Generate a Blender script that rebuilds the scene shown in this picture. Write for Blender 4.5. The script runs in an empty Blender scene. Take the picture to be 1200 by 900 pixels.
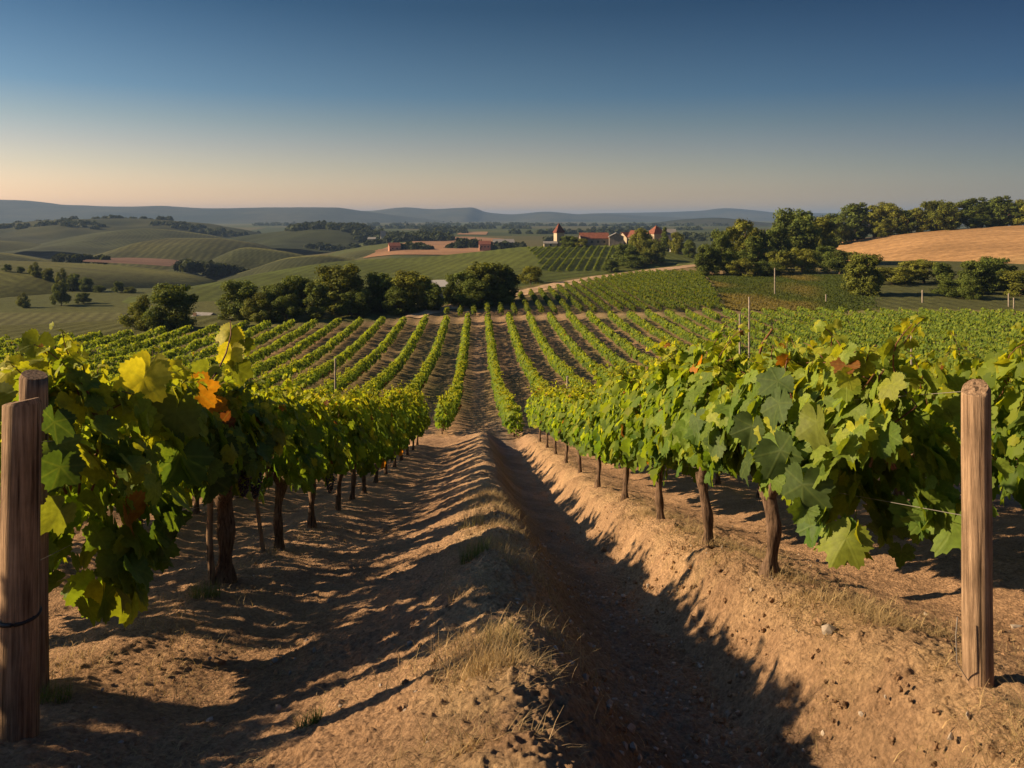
import bpy, math, random
import numpy as np
from mathutils import Vector, Matrix

# ------------------------------------------------------------------ camera, sky, sun, exposure
scene = bpy.context.scene
col = scene.collection
F = 933.0            # focal length in photograph pixels (1200 wide)
HY = 255.0           # photograph row of the true horizon
YAW = 0.0429         # the vine rows run along (-YAW, 1)

cam_d = bpy.data.cameras.new('camera')
cam = bpy.data.objects.new('camera', cam_d)
col.objects.link(cam)
cam_d.sensor_width = 36.0
cam_d.lens = 36.0 * F / 1200.0
cam_d.shift_y = -(450.0 - HY) / 1200.0
cam_d.clip_start = 0.05
cam_d.clip_end = 60000
cam.location = (0, 0, 0)
cam.rotation_euler = (math.radians(90), 0, 0)
scene.camera = cam

SUN_EL, SUN_AHEAD = 25.0, 0.0
L = Vector((math.cos(math.radians(SUN_AHEAD)) * math.cos(math.radians(SUN_EL)),
            -math.sin(math.radians(SUN_AHEAD)) * math.cos(math.radians(SUN_EL)),
            -math.sin(math.radians(SUN_EL))))
sun_d = bpy.data.lights.new('sun', 'SUN')
sun = bpy.data.objects.new('sun', sun_d)
col.objects.link(sun)
sun_d.energy = 5.0
sun_d.angle = math.radians(0.8)
sun_d.color = (1.0, 0.74, 0.45)
sun.rotation_euler = L.to_track_quat('-Z', 'Y').to_euler()
sun.location = (-50, 10, 60)

world = bpy.data.worlds.new('World')
scene.world = world
world.use_nodes = True
wn, wl = world.node_tree.nodes, world.node_tree.links
wn.clear()
w_out = wn.new('ShaderNodeOutputWorld')
w_bg = wn.new('ShaderNodeBackground')
w_sky = wn.new('ShaderNodeTexSky')
w_sky.sky_type = 'NISHITA'
w_sky.sun_disc = False
w_sky.sun_elevation = math.radians(SUN_EL)
w_sky.sun_rotation = math.radians(-(90 - SUN_AHEAD))
w_sky.altitude = 200
w_sky.air_density = 1.0
w_sky.dust_density = 1.2
w_sky.ozone_density = 2.5
w_bg.inputs['Strength'].default_value = 0.05
# warm evening band low in the air, by the height of the view direction above the horizon
w_geo = wn.new('ShaderNodeTexCoord')
w_sep = wn.new('ShaderNodeSeparateXYZ')
w_ramp = wn.new('ShaderNodeValToRGB')
w_mul = wn.new('ShaderNodeMix')
w_mul.data_type = 'RGBA'
w_mul.blend_type = 'MULTIPLY'
w_mul.inputs['Factor'].default_value = 1.0
wl.new(w_geo.outputs['Generated'], w_sep.inputs[0])
wl.new(w_sep.outputs['Z'], w_ramp.inputs[0])
rp = w_ramp.color_ramp
rp.elements[0].position = 0.0
rp.elements[0].color = (2.3, 1.55, 1.15, 1)
rp.elements[1].position = 1.0
rp.elements[1].color = (0.60, 0.78, 0.95, 1)
for pos_, c_ in ((.03, (1.62, 1.14, .88)), (.06, (1.22, .93, .75)), (.085, (.98, .79, .69)), (.115, (.70, .67, .62)), (.15, (.42, .54, .60)), (.254, (.17, .30, .385)), (.31, (.18, .31, .40)), (.45, (.36, .50, .62))):
    e = rp.elements.new(pos_); e.color = c_ + (1,)
# brighter towards the sun's side of the sky
w_az = wn.new('ShaderNodeMapRange')
w_az.inputs['From Min'].default_value = -.6; w_az.inputs['From Max'].default_value = .6
wl.new(w_sep.outputs['X'], w_az.inputs[0])
w_ar = wn.new('ShaderNodeValToRGB')
ar = w_ar.color_ramp
ar.elements[0].position = 0; ar.elements[0].color = (.70, .68, .67, 1)
ar.elements[1].position = 1; ar.elements[1].color = (.20, .25, .32, 1)
for pos_, c_ in ((.5, (.54, .525, .515)), (.74, (.40, .42, .445))):
    e = ar.elements.new(pos_); e.color = c_ + (1,)
wl.new(w_az.outputs[0], w_ar.inputs[0])
w_m2 = wn.new('ShaderNodeVectorMath'); w_m2.operation = 'MULTIPLY'
wl.new(w_ramp.outputs['Color'], w_m2.inputs[0]); wl.new(w_ar.outputs['Color'], w_m2.inputs[1])
w_sc = wn.new('ShaderNodeVectorMath'); w_sc.operation = 'SCALE'; w_sc.inputs['Scale'].default_value = 2.0
wl.new(w_m2.outputs[0], w_sc.inputs[0])
wl.new(w_sky.outputs['Color'], w_mul.inputs['A'])
wl.new(w_sc.outputs[0], w_mul.inputs['B'])
wl.new(w_mul.outputs['Result'], w_bg.inputs['Color'])
wl.new(w_bg.outputs[0], w_out.inputs['Surface'])

scene.render.engine = 'CYCLES'
scene.view_settings.view_transform = 'Standard'
scene.view_settings.look = 'None'
scene.view_settings.gamma = 1
scene.view_settings.use_curve_mapping = False
scene.view_settings.exposure = 1.04
scene.cycles.use_denoising = True
scene.cycles.max_bounces = 6
scene.cycles.diffuse_bounces = 3
scene.cycles.glossy_bounces = 2
scene.cycles.transmission_bounces = 3
scene.cycles.transparent_max_bounces = 4
scene.cycles.volume_bounces = 0
scene.cycles.caustics_reflective = False
scene.cycles.caustics_refractive = False
scene.cycles.sample_clamp_indirect = 4

rng = np.random.default_rng(11)
random.seed(11)

# ------------------------------------------------------------------ numeric helpers
def smooth(a, b, x):
    t = np.clip((np.asarray(x, float) - a) / (b - a), 0, 1)
    return t * t * (3 - 2 * t)

def pchip(x, xs, ys):
    xs = np.asarray(xs, float); ys = np.asarray(ys, float)
    x = np.clip(np.asarray(x, float), xs[0], xs[-1])
    h = np.diff(xs); d = np.diff(ys) / h
    m = np.zeros(len(xs)); m[0] = d[0]; m[-1] = d[-1]
    for i in range(1, len(xs) - 1):
        if d[i - 1] * d[i] > 0:
            w1, w2 = 2 * h[i] + h[i - 1], h[i] + 2 * h[i - 1]
            m[i] = (w1 + w2) / (w1 / d[i - 1] + w2 / d[i])
    i = np.clip(np.searchsorted(xs, x) - 1, 0, len(xs) - 2)
    t = (x - xs[i]) / h[i]
    return (ys[i] * (1 + 2 * t) * (1 - t) ** 2 + h[i] * m[i] * t * (1 - t) ** 2
            + ys[i + 1] * t * t * (3 - 2 * t) + h[i] * m[i + 1] * t * t * (t - 1))

def _hash(ix, iy, seed):
    h = (ix.astype(np.int64) * 374761393 + iy.astype(np.int64) * 668265263 + seed * 974634777) & 0xFFFFFFFF
    h = ((h ^ (h >> 13)) * 1274126177) & 0xFFFFFFFF
    h = (h ^ (h >> 16)) & 0xFFFF
    return h / 65535.0

def vnoise(x, y, seed=0):
    ix, iy = np.floor(x), np.floor(y)
    fx, fy = x - ix, y - iy
    fx = fx * fx * (3 - 2 * fx); fy = fy * fy * (3 - 2 * fy)
    a = _hash(ix, iy, seed); b = _hash(ix + 1, iy, seed)
    c = _hash(ix, iy + 1, seed); d = _hash(ix + 1, iy + 1, seed)
    return (a + (b - a) * fx) * (1 - fy) + (c + (d - c) * fx) * fy   # 0..1

def fbm(x, y, seed=0, octv=3):
    s = 0; a = 1; t = 0
    for o in range(octv):
        s = s + a * (vnoise(x * 2 ** o, y * 2 ** o, seed + o * 17) - .5); t += a; a *= .5
    return s / t * 2      # about -1..1

def worley(x, y, seed=0):
    """distance to the nearest of scattered points and that point's random value"""
    ix, iy = np.floor(x), np.floor(y)
    best = np.full(x.shape, 9.0); val = np.zeros(x.shape)
    for dx in (-1, 0, 1):
        for dy in (-1, 0, 1):
            cx, cy = ix + dx, iy + dy
            d = (cx + _hash(cx, cy, seed) - x) ** 2 + (cy + _hash(cx, cy, seed + 1) - y) ** 2
            k = d < best
            best = np.where(k, d, best); val = np.where(k, _hash(cx, cy, seed + 2), val)
    return np.sqrt(best), val

# ------------------------------------------------------------------ object helpers
def mesh_obj(name, verts, polys, mat=None, parent=None, smooth_shade=True, color=None, uv=None, link=True):
    """polys: list of int arrays [m,k]; color: per vertex rgb; uv: per vertex xy"""
    me = bpy.data.meshes.new(name)
    verts = np.asarray(verts, np.float32)
    me.vertices.add(len(verts))
    me.vertices.foreach_set('co', verts.ravel())
    polys = [np.asarray(p, np.int32) for p in polys if len(p)]
    nl = sum(p.size for p in polys); npo = sum(len(p) for p in polys)
    me.loops.add(nl); me.polygons.add(npo)
    li = np.concatenate([p.ravel() for p in polys])
    cnt = np.concatenate([np.full(len(p), p.shape[1], np.int32) for p in polys])
    st = np.concatenate([[0], np.cumsum(cnt)[:-1]]).astype(np.int32)
    me.loops.foreach_set('vertex_index', li)
    me.polygons.foreach_set('loop_start', st)
    me.polygons.foreach_set('loop_total', cnt)
    me.update(calc_edges=True)
    me.polygons.foreach_set('use_smooth', np.full(npo, bool(smooth_shade)))
    if color is not None:
        a = me.attributes.new('Col', 'FLOAT_COLOR', 'POINT')
        c = np.ones((len(verts), 4), np.float32); c[:, :3] = color
        a.data.foreach_set('color', c.ravel())
    if uv is not None:
        u = me.uv_layers.new(name='UVMap')
        u.data.foreach_set('uv', np.asarray(uv, np.float32)[li].ravel())
    me.validate()
    if mat: me.materials.append(mat)
    o = bpy.data.objects.new(name, me)
    col.objects.link(o)
    if parent: o.parent = parent
    return o

def tag(o, label, cat, group=None, kind=None):
    if label: o['label'] = label
    if cat: o['category'] = cat
    if group: o['group'] = group
    if kind: o['kind'] = kind
    return o

def thing(name, label, cat, loc, rz=0.0, group=None):
    o = bpy.data.objects.new(name, None)
    o.empty_display_size = .2
    col.objects.link(o)
    o.location = loc; o.rotation_euler = (0, 0, rz)
    return tag(o, label, cat, group)

def part_copy(src, parent):
    c = src.copy(); c.parent = parent
    col.objects.link(c)
    return c

class MB:
    def __init__(s): s.v = []; s.f = {}; s.n = 0
    def add(s, verts, faces):
        for f in faces:
            s.f.setdefault(len(f), []).append([i + s.n for i in f])
        s.v.extend([tuple(v) for v in verts]); s.n += len(verts)
    def box(s, x0, x1, y0, y1, z0, z1):
        s.add([(x0,y0,z0),(x1,y0,z0),(x1,y1,z0),(x0,y1,z0),(x0,y0,z1),(x1,y0,z1),(x1,y1,z1),(x0,y1,z1)],
              [(0,3,2,1),(4,5,6,7),(0,1,5,4),(1,2,6,5),(2,3,7,6),(3,0,4,7)])
    def tube(s, pts, rad, sides=8, cap=True, jit=None):
        pts = [Vector(p) for p in pts]
        rings = []; up = Vector((0.13, 0.31, 0.94))
        for i, p in enumerate(pts):
            d = (pts[min(i + 1, len(pts) - 1)] - pts[max(i - 1, 0)]).normalized()
            a = d.cross(Vector((1, 0.02, 0.05)));
            if a.length < .2: a = d.cross(Vector((0, 1, 0)))
            a.normalize(); b = d.cross(a)
            r = rad[i] if hasattr(rad, '__len__') else rad
            ring = []
            for k in range(sides):
                t = 2 * math.pi * k / sides
                rr = r * (jit(i, k) if jit else 1)
                ring.append(p + (a * math.cos(t) + b * math.sin(t)) * rr)
            rings.append(ring)
        vs = [v for r_ in rings for v in r_]
        fs = []
        for i in range(len(pts) - 1):
            for k in range(sides):
                k2 = (k + 1) % sides
                fs.append((i*sides+k, i*sides+k2, (i+1)*sides+k2, (i+1)*sides+k))
        if cap:                       # caps get their own rim vertices so the edge stays crisp
            n0 = len(vs); vs = vs + rings[0] + rings[-1]
            fs.append(tuple(n0 + k for k in range(sides))[::-1])
            fs.append(tuple(n0 + sides + k for k in range(sides)))
        s.add(vs, fs)
    def build(s, name, mat, parent=None, smooth_shade=True):
        return mesh_obj(name, np.array(s.v), [np.array(a) for a in s.f.values()], mat, parent, smooth_shade)

# ------------------------------------------------------------------ materials
def nmat(name):
    m = bpy.data.materials.new(name); m.use_nodes = True
    nt = m.node_tree; nt.nodes.clear()
    out = nt.nodes.new('ShaderNodeOutputMaterial')
    return m, nt, nt.nodes, nt.links, out

def principled(n, rough=.9, spec=.2):
    p = n.new('ShaderNodeBsdfPrincipled')
    p.inputs['Roughness'].default_value = rough
    p.inputs['Specular IOR Level'].default_value = spec
    return p

def simple_mat(name, rgb, rough=.85, spec=.2, noise=None, amount=.35, bump=0.0, bscale=40):
    m, nt, n, l, out = nmat(name)
    p = principled(n, rough, spec)
    l.new(p.outputs[0], out.inputs[0])
    if noise:
        tc = n.new('ShaderNodeTexCoord'); t = n.new('ShaderNodeTexNoise')
        t.inputs['Scale'].default_value = noise; t.inputs['Detail'].default_value = 5
        l.new(tc.outputs['Object'], t.inputs['Vector'])
        r = n.new('ShaderNodeValToRGB')
        r.color_ramp.elements[0].position = .3; r.color_ramp.elements[1].position = .7
        r.color_ramp.elements[0].color = tuple(c * (1 - amount) for c in rgb) + (1,)
        r.color_ramp.elements[1].color = tuple(min(1, c * (1 + amount)) for c in rgb) + (1,)
        l.new(t.outputs['Fac'], r.inputs[0]); l.new(r.outputs[0], p.inputs['Base Color'])
    else:
        p.inputs['Base Color'].default_value = tuple(rgb) + (1,)
    if bump:
        tc = n.new('ShaderNodeTexCoord'); t2 = n.new('ShaderNodeTexNoise')
        t2.inputs['Scale'].default_value = bscale
        l.new(tc.outputs['Object'], t2.inputs['Vector'])
        b = n.new('ShaderNodeBump'); b.inputs['Strength'].default_value = bump
        b.inputs['Distance'].default_value = .02
        l.new(t2.outputs['Fac'], b.inputs['Height']); l.new(b.outputs[0], p.inputs['Normal'])
    return m

def ground_mat(name, bscale=30, bump=.6, dist=.02, big=.6, fine_amt=.35):
    m, nt, n, l, out = nmat(name)
    p = principled(n, .95, .1)
    l.new(p.outputs[0], out.inputs[0])
    at = n.new('ShaderNodeAttribute'); at.attribute_name = 'Col'
    tc = n.new('ShaderNodeTexCoord')
    t1 = n.new('ShaderNodeTexNoise'); t1.inputs['Scale'].default_value = bscale; t1.inputs['Detail'].default_value = 6
    t1.inputs['Roughness'].default_value = .65
    t2 = n.new('ShaderNodeTexNoise'); t2.inputs['Scale'].default_value = big; t2.inputs['Detail'].default_value = 5
    for t in (t1, t2): l.new(tc.outputs['Object'], t.inputs['Vector'])
    r1 = n.new('ShaderNodeMapRange'); r1.inputs['From Min'].default_value = .3; r1.inputs['From Max'].default_value = .7
    r1.inputs['To Min'].default_value = 1 - fine_amt; r1.inputs['To Max'].default_value = 1 + fine_amt
    r2 = n.new('ShaderNodeMapRange'); r2.inputs['From Min'].default_value = .3; r2.inputs['From Max'].default_value = .7
    r2.inputs['To Min'].default_value = .75; r2.inputs['To Max'].default_value = 1.2
    l.new(t1.outputs['Fac'], r1.inputs[0]); l.new(t2.outputs['Fac'], r2.inputs[0])
    mm = n.new('ShaderNodeMath'); mm.operation = 'MULTIPLY'
    l.new(r1.outputs[0], mm.inputs[0]); l.new(r2.outputs[0], mm.inputs[1])
    mx = n.new('ShaderNodeVectorMath'); mx.operation = 'SCALE'
    l.new(at.outputs['Color'], mx.inputs[0]); l.new(mm.outputs[0], mx.inputs['Scale'])
    l.new(mx.outputs[0], p.inputs['Base Color'])
    t3 = n.new('ShaderNodeTexNoise'); t3.inputs['Scale'].default_value = bscale * .8; t3.inputs['Detail'].default_value = 9
    t3.inputs['Roughness'].default_value = .78
    l.new(tc.outputs['Object'], t3.inputs['Vector'])
    vo = n.new('ShaderNodeTexVoronoi'); vo.inputs['Scale'].default_value = bscale * 1.5; vo.inputs['Randomness'].default_value = 1
    l.new(tc.outputs['Object'], vo.inputs['Vector'])
    sm = n.new('ShaderNodeMath'); sm.operation = 'MULTIPLY_ADD'; sm.inputs[1].default_value = -.45
    l.new(vo.outputs['Distance'], sm.inputs[0]); l.new(t3.outputs['Fac'], sm.inputs[2])
    b = n.new('ShaderNodeBump'); b.inputs['Strength'].default_value = bump; b.inputs['Distance'].default_value = dist
    l.new(sm.outputs[0], b.inputs['Height']); l.new(b.outputs[0], p.inputs['Normal'])
    return m

def leaf_mat(name, trans=.45, rough=.42, spec=.45, veins=False, tint=(1.5, 1.35, .5), under=True):
    m, nt, n, l, out = nmat(name)
    at = n.new('ShaderNodeAttribute'); at.attribute_name = 'Col'
    p = principled(n, rough, spec)
    tr = n.new('ShaderNodeBsdfTranslucent')
    mix = n.new('ShaderNodeMixShader'); mix.inputs[0].default_value = trans
    base = at.outputs['Color']
    if veins:
        uv = n.new('ShaderNodeUVMap'); sp = n.new('ShaderNodeSeparateXYZ')
        l.new(uv.outputs[0], sp.inputs[0])
        cur = None
        for ang in (0, 50, -50, 104, -104):
            s_, c_ = math.sin(math.radians(ang)), math.cos(math.radians(ang))
            a = n.new('ShaderNodeMath'); a.operation = 'MULTIPLY'; a.inputs[1].default_value = c_
            b = n.new('ShaderNodeMath'); b.operation = 'MULTIPLY_ADD'; b.inputs[1].default_value = -s_
            c = n.new('ShaderNodeMath'); c.operation = 'ABSOLUTE'
            l.new(sp.outputs['X'], a.inputs[0]); l.new(sp.outputs['Y'], b.inputs[0]); l.new(a.outputs[0], b.inputs[2])
            l.new(b.outputs[0], c.inputs[0])
            # along the vein only on its own side of the petiole
            d1 = n.new('ShaderNodeMath'); d1.operation = 'MULTIPLY'; d1.inputs[1].default_value = s_
            d2 = n.new('ShaderNodeMath'); d2.operation = 'MULTIPLY_ADD'; d2.inputs[1].default_value = c_
            l.new(sp.outputs['X'], d1.inputs[0]); l.new(sp.outputs['Y'], d2.inputs[0]); l.new(d1.outputs[0], d2.inputs[2])
            g = n.new('ShaderNodeMath'); g.operation = 'LESS_THAN'; g.inputs[1].default_value = 0
            l.new(d2.outputs[0], g.inputs[0])
            h = n.new('ShaderNodeMath'); h.operation = 'ADD'
            l.new(c.outputs[0], h.inputs[0]); l.new(g.outputs[0], h.inputs[1])
            if cur is None: cur = h.outputs[0]
            else:
                mi = n.new('ShaderNodeMath'); mi.operation = 'MINIMUM'
                l.new(cur, mi.inputs[0]); l.new(h.outputs[0], mi.inputs[1]); cur = mi.outputs[0]
        mr = n.new('ShaderNodeMapRange'); mr.inputs['From Min'].default_value = .012; mr.inputs['From Max'].default_value = .05
        mr.inputs['To Min'].default_value = 1; mr.inputs['To Max'].default_value = 0
        l.new(cur, mr.inputs[0])
        ns = n.new('ShaderNodeTexNoise'); ns.inputs['Scale'].default_value = 5; ns.inputs['Detail'].default_value = 4
        l.new(uv.outputs[0], ns.inputs['Vector'])
        nr = n.new('ShaderNodeMapRange'); nr.inputs['From Min'].default_value = .3; nr.inputs['From Max'].default_value = .7
        nr.inputs['To Min'].default_value = .75; nr.inputs['To Max'].default_value = 1.2
        l.new(ns.outputs['Fac'], nr.inputs[0])
        sc = n.new('ShaderNodeVectorMath'); sc.operation = 'SCALE'
        l.new(base, sc.inputs[0]); l.new(nr.outputs[0], sc.inputs['Scale'])
        vm = n.new('ShaderNodeMix'); vm.data_type = 'RGBA'
        vf = n.new('ShaderNodeMath'); vf.operation = 'MULTIPLY'; vf.inputs[1].default_value = .17
        l.new(mr.outputs[0], vf.inputs[0]); l.new(vf.outputs[0], vm.inputs['Factor'])
        l.new(sc.outputs[0], vm.inputs['A']); vm.inputs['B'].default_value = (.20, .24, .06, 1)
        base = vm.outputs['Result']
        bm = n.new('ShaderNodeBump'); bm.inputs['Strength'].default_value = .35; bm.inputs['Distance'].default_value = .003
        hs = n.new('ShaderNodeMath'); hs.operation = 'SUBTRACT'
        l.new(ns.outputs['Fac'], hs.inputs[0]); l.new(mr.outputs[0], hs.inputs[1])
        l.new(hs.outputs[0], bm.inputs['Height']); l.new(bm.outputs[0], p.inputs['Normal'])
    l.new(base, p.inputs['Base Color'])
    tm = n.new('ShaderNodeVectorMath'); tm.operation = 'MULTIPLY'; tm.inputs[1].default_value = tint
    l.new(base, tm.inputs[0]); l.new(tm.outputs[0], tr.inputs['Color'])
    l.new(p.outputs[0], mix.inputs[1]); l.new(tr.outputs[0], mix.inputs[2])
    l.new(mix.outputs[0], out.inputs[0])
    return m

def wood_mat(name, a, b, scale=(60, 60, 3), bump=.5):
    m, nt, n, l, out = nmat(name)
    p = principled(n, .85, .15); l.new(p.outputs[0], out.inputs[0])
    tc = n.new('ShaderNodeTexCoord'); mp = n.new('ShaderNodeMapping'); mp.inputs['Scale'].default_value = scale
    l.new(tc.outputs['Object'], mp.inputs[0])
    t = n.new('ShaderNodeTexNoise'); t.inputs['Scale'].default_value = 1; t.inputs['Detail'].default_value = 8; t.inputs['Roughness'].default_value = .7
    l.new(mp.outputs[0], t.inputs['Vector'])
    t2 = n.new('ShaderNodeTexNoise'); t2.inputs['Scale'].default_value = 6; t2.inputs['Detail'].default_value = 4
    l.new(tc.outputs['Object'], t2.inputs['Vector'])
    r = n.new('ShaderNodeValToRGB'); r.color_ramp.elements[0].position = .33; r.color_ramp.elements[1].position = .62
    r.color_ramp.elements[0].color = tuple(a) + (1,); r.color_ramp.elements[1].color = tuple(b) + (1,)
    l.new(t.outputs['Fac'], r.inputs[0])
    mr = n.new('ShaderNodeMapRange'); mr.inputs['From Min'].default_value = .3; mr.inputs['From Max'].default_value = .7
    mr.inputs['To Min'].default_value = .65; mr.inputs['To Max'].default_value = 1.15
    l.new(t2.outputs['Fac'], mr.inputs[0])
    mp2 = n.new('ShaderNodeMapping'); mp2.inputs['Scale'].default_value = (scale[0] * .55, scale[1] * .55, scale[2] * .45)
    l.new(tc.outputs['Object'], mp2.inputs[0])
    t4 = n.new('ShaderNodeTexNoise'); t4.inputs['Scale'].default_value = 1; t4.inputs['Detail'].default_value = 3
    l.new(mp2.outputs[0], t4.inputs['Vector'])
    ck = n.new('ShaderNodeMapRange'); ck.inputs['From Min'].default_value = .34; ck.inputs['From Max'].default_value = .40
    ck.inputs['To Min'].default_value = .30; ck.inputs['To Max'].default_value = 1
    l.new(t4.outputs['Fac'], ck.inputs[0])
    m2 = n.new('ShaderNodeMath'); m2.operation = 'MULTIPLY'
    l.new(mr.outputs[0], m2.inputs[0]); l.new(ck.outputs[0], m2.inputs[1])
    sc = n.new('ShaderNodeVectorMath'); sc.operation = 'SCALE'
    l.new(r.outputs[0], sc.inputs[0]); l.new(m2.outputs[0], sc.inputs['Scale'])
    l.new(sc.outputs[0], p.inputs['Base Color'])
    bp = n.new('ShaderNodeBump'); bp.inputs['Strength'].default_value = bump; bp.inputs['Distance'].default_value = .01
    l.new(t.outputs['Fac'], bp.inputs['Height']); l.new(bp.outputs[0], p.inputs['Normal'])
    return m

M_ground = ground_mat('soil', 34, 1.0, .035, fine_amt=.45)
M_far = ground_mat('far_fields', .5, .4, .3, .02, .3)
M_leaf_hi = leaf_mat('vine_leaf_close', .46, .6, .2, veins=True, tint=(1.7, 1.6, .5))
M_leaf = leaf_mat('vine_leaf', .58, .6, .2, tint=(1.75, 1.55, .5))
M_leaf_far = leaf_mat('vine_leaf_far', .5, .65, .15, tint=(1.7, 1.5, .5))
M_tree = leaf_mat('tree_leaf', .28, .7, .1, tint=(1.5, 1.3, .5))
M_bark = wood_mat('vine_bark', (.045, .026, .016), (.20, .13, .085), (70, 70, 9), 1.0)
M_cane = simple_mat('cane_bark', (.13, .055, .028), .7, .3, 30, .4)
M_post = wood_mat('post_wood', (.10, .06, .036), (.40, .27, .17), (64, 64, 2.4), 1.2)
M_greypost = wood_mat('grey_wood', (.16, .13, .10), (.36, .31, .25), (50, 50, 2), .5)
M_tree_bark = simple_mat('tree_bark', (.13, .09, .06), .9, .1, 4, .4)
M_straw = leaf_mat('straw_blade', .3, .7, .2, tint=(1.2, 1.1, .8))
M_tie = simple_mat('black_tie', (.012, .012, .013), .5, .4)
M_wire = simple_mat('wire_steel', (.22, .2, .18), .45, .5)
M_grape = simple_mat('grape_skin', (.018, .012, .03), .45, .4)
M_stone = simple_mat('stone', (.30, .25, .2), .9, .2, 12, .3)

# ------------------------------------------------------------------ terrain
def trackx(Y):       # sandy farm track above the valley vineyard
    return np.interp(Y, [100, 127, 150, 170, 190, 230, 262], [-22, -12, 0.5, 10, 21, 53, 80])

def edge_d(X, Y):    # far edge of the valley vineyard
    r = X / np.maximum(Y, 1)
    return np.interp(r, [-.9, -.6, -.45, -.32, -.2, -.05, .05, .35, .65, 1], [90, 96, 103, 110, 113, 117, 119, 124, 122, 124])

H_D = [-2, 0, 3.5, 6, 10, 15, 22, 30, 46, 60, 85, 105, 127, 150, 190, 230, 270]
H_V = [.61, 1.14, 2.07, 2.73, 3.79, 5.03, 6.62, 8.35, 11.55, 13.4, 15.0, 15.25, 14.85, 14.55, 14.3, 13.9, 14.2]

PU = [-9, -6.6, -5.6, -4.5, -3.4, -2.6, -2.2, -1.9, -1.4, -.9, -.45, -.10, .14, .34, .54, .80, 1.10, 1.48, 1.72, 1.98, 2.2, 2.6, 3.3, 4.0, 4.5, 5.6, 6.8, 9]
PV = [-.2, -.2, -.4, -.25, -.36, -.24, -.18, -.20, -.27, -.20, -.04, .11, .17, .12, -.06, -.36, -.50, -.52, -.36, -.03, .04, -.02, -.14, -.04, .0, -.12, .0, 0]

def base_z(X, Y):
    X = np.asarray(X, float); Y = np.asarray(Y, float)
    z = -pchip(Y, H_D, H_V)
    u = X + YAW * Y
    w = 1 - smooth(26, 40, Y)
    uw = u + w * (.10 * fbm(Y * .55, X * .35, 12, 2) + .07 * fbm(Y * 1.9, X * .9, 13, 2)) * np.exp(-((u - 1.0) / 1.1) ** 2)
    z = z + w * pchip(uw, PU, PV)
    # valley rows stand on slight ridges
    wv = smooth(30, 42, Y) * (1 - smooth(120, 200, Y))
    z = z + wv * .10 * np.cos(2 * np.pi * (u - 1.5) / 3.0)
    # ground falls away behind the vineyard, down to the plain
    de = edge_d(X, Y)
    offl = smooth(2, 30, trackx(Y) - 3 - X)
    dl = smooth(0, 105, Y - de - 2) * offl
    dr = smooth(250, 420, Y)
    d = np.maximum(dl, dr)
    pl = -27.0 - 14.0 * smooth(-.13, -.27, X / np.maximum(Y, 1)) * smooth(285, 460, Y) * (1 - smooth(1300, 2400, Y))
    z = z * (1 - d) + d * pl
    return z

class Hill:
    def __init__(s, pts, D, front, back, drop, name='hill', wob=0.0, seed=1):
        """pts: ridge as (photo x, photo y[, depth]); depth D in metres"""
        s.px = np.array([p[0] for p in pts], float)
        dd = np.array([p[2] if len(p) > 2 else D for p in pts], float)
        s.X = (s.px - 600) / F * dd
        s.Y = dd
        s.Z = -(np.array([p[1] for p in pts], float) - HY) / F * dd
        s.front, s.back, s.drop, s.wob, s.seed = front, back, drop, wob, seed
        s.name = name
    def z(s, X, Y):
        zr = pchip(X, s.X, s.Z); yr = pchip(X, s.X, s.Y)
        t = np.where(Y < yr, (yr - Y) / s.front, (Y - yr) / s.back)
        t = np.abs(t)
        sh = np.where(t < 1, .5 - .5 * np.cos(np.pi * np.clip(t, 0, 1)), 1 + (t - 1) * .6)
        out = zr - s.drop * (0.55 * sh + .45 * np.minimum(t, 2))
        if s.wob:
            k = s.front * .35
            out = out + s.wob * fbm(X / k + 3.1, Y / k, s.seed, 3) * np.minimum(1, t * 3)
        over = np.maximum(np.maximum(s.X[0] - X, X - s.X[-1]), 0)
        return np.where(over > 0, out - over * .5, out)

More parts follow.
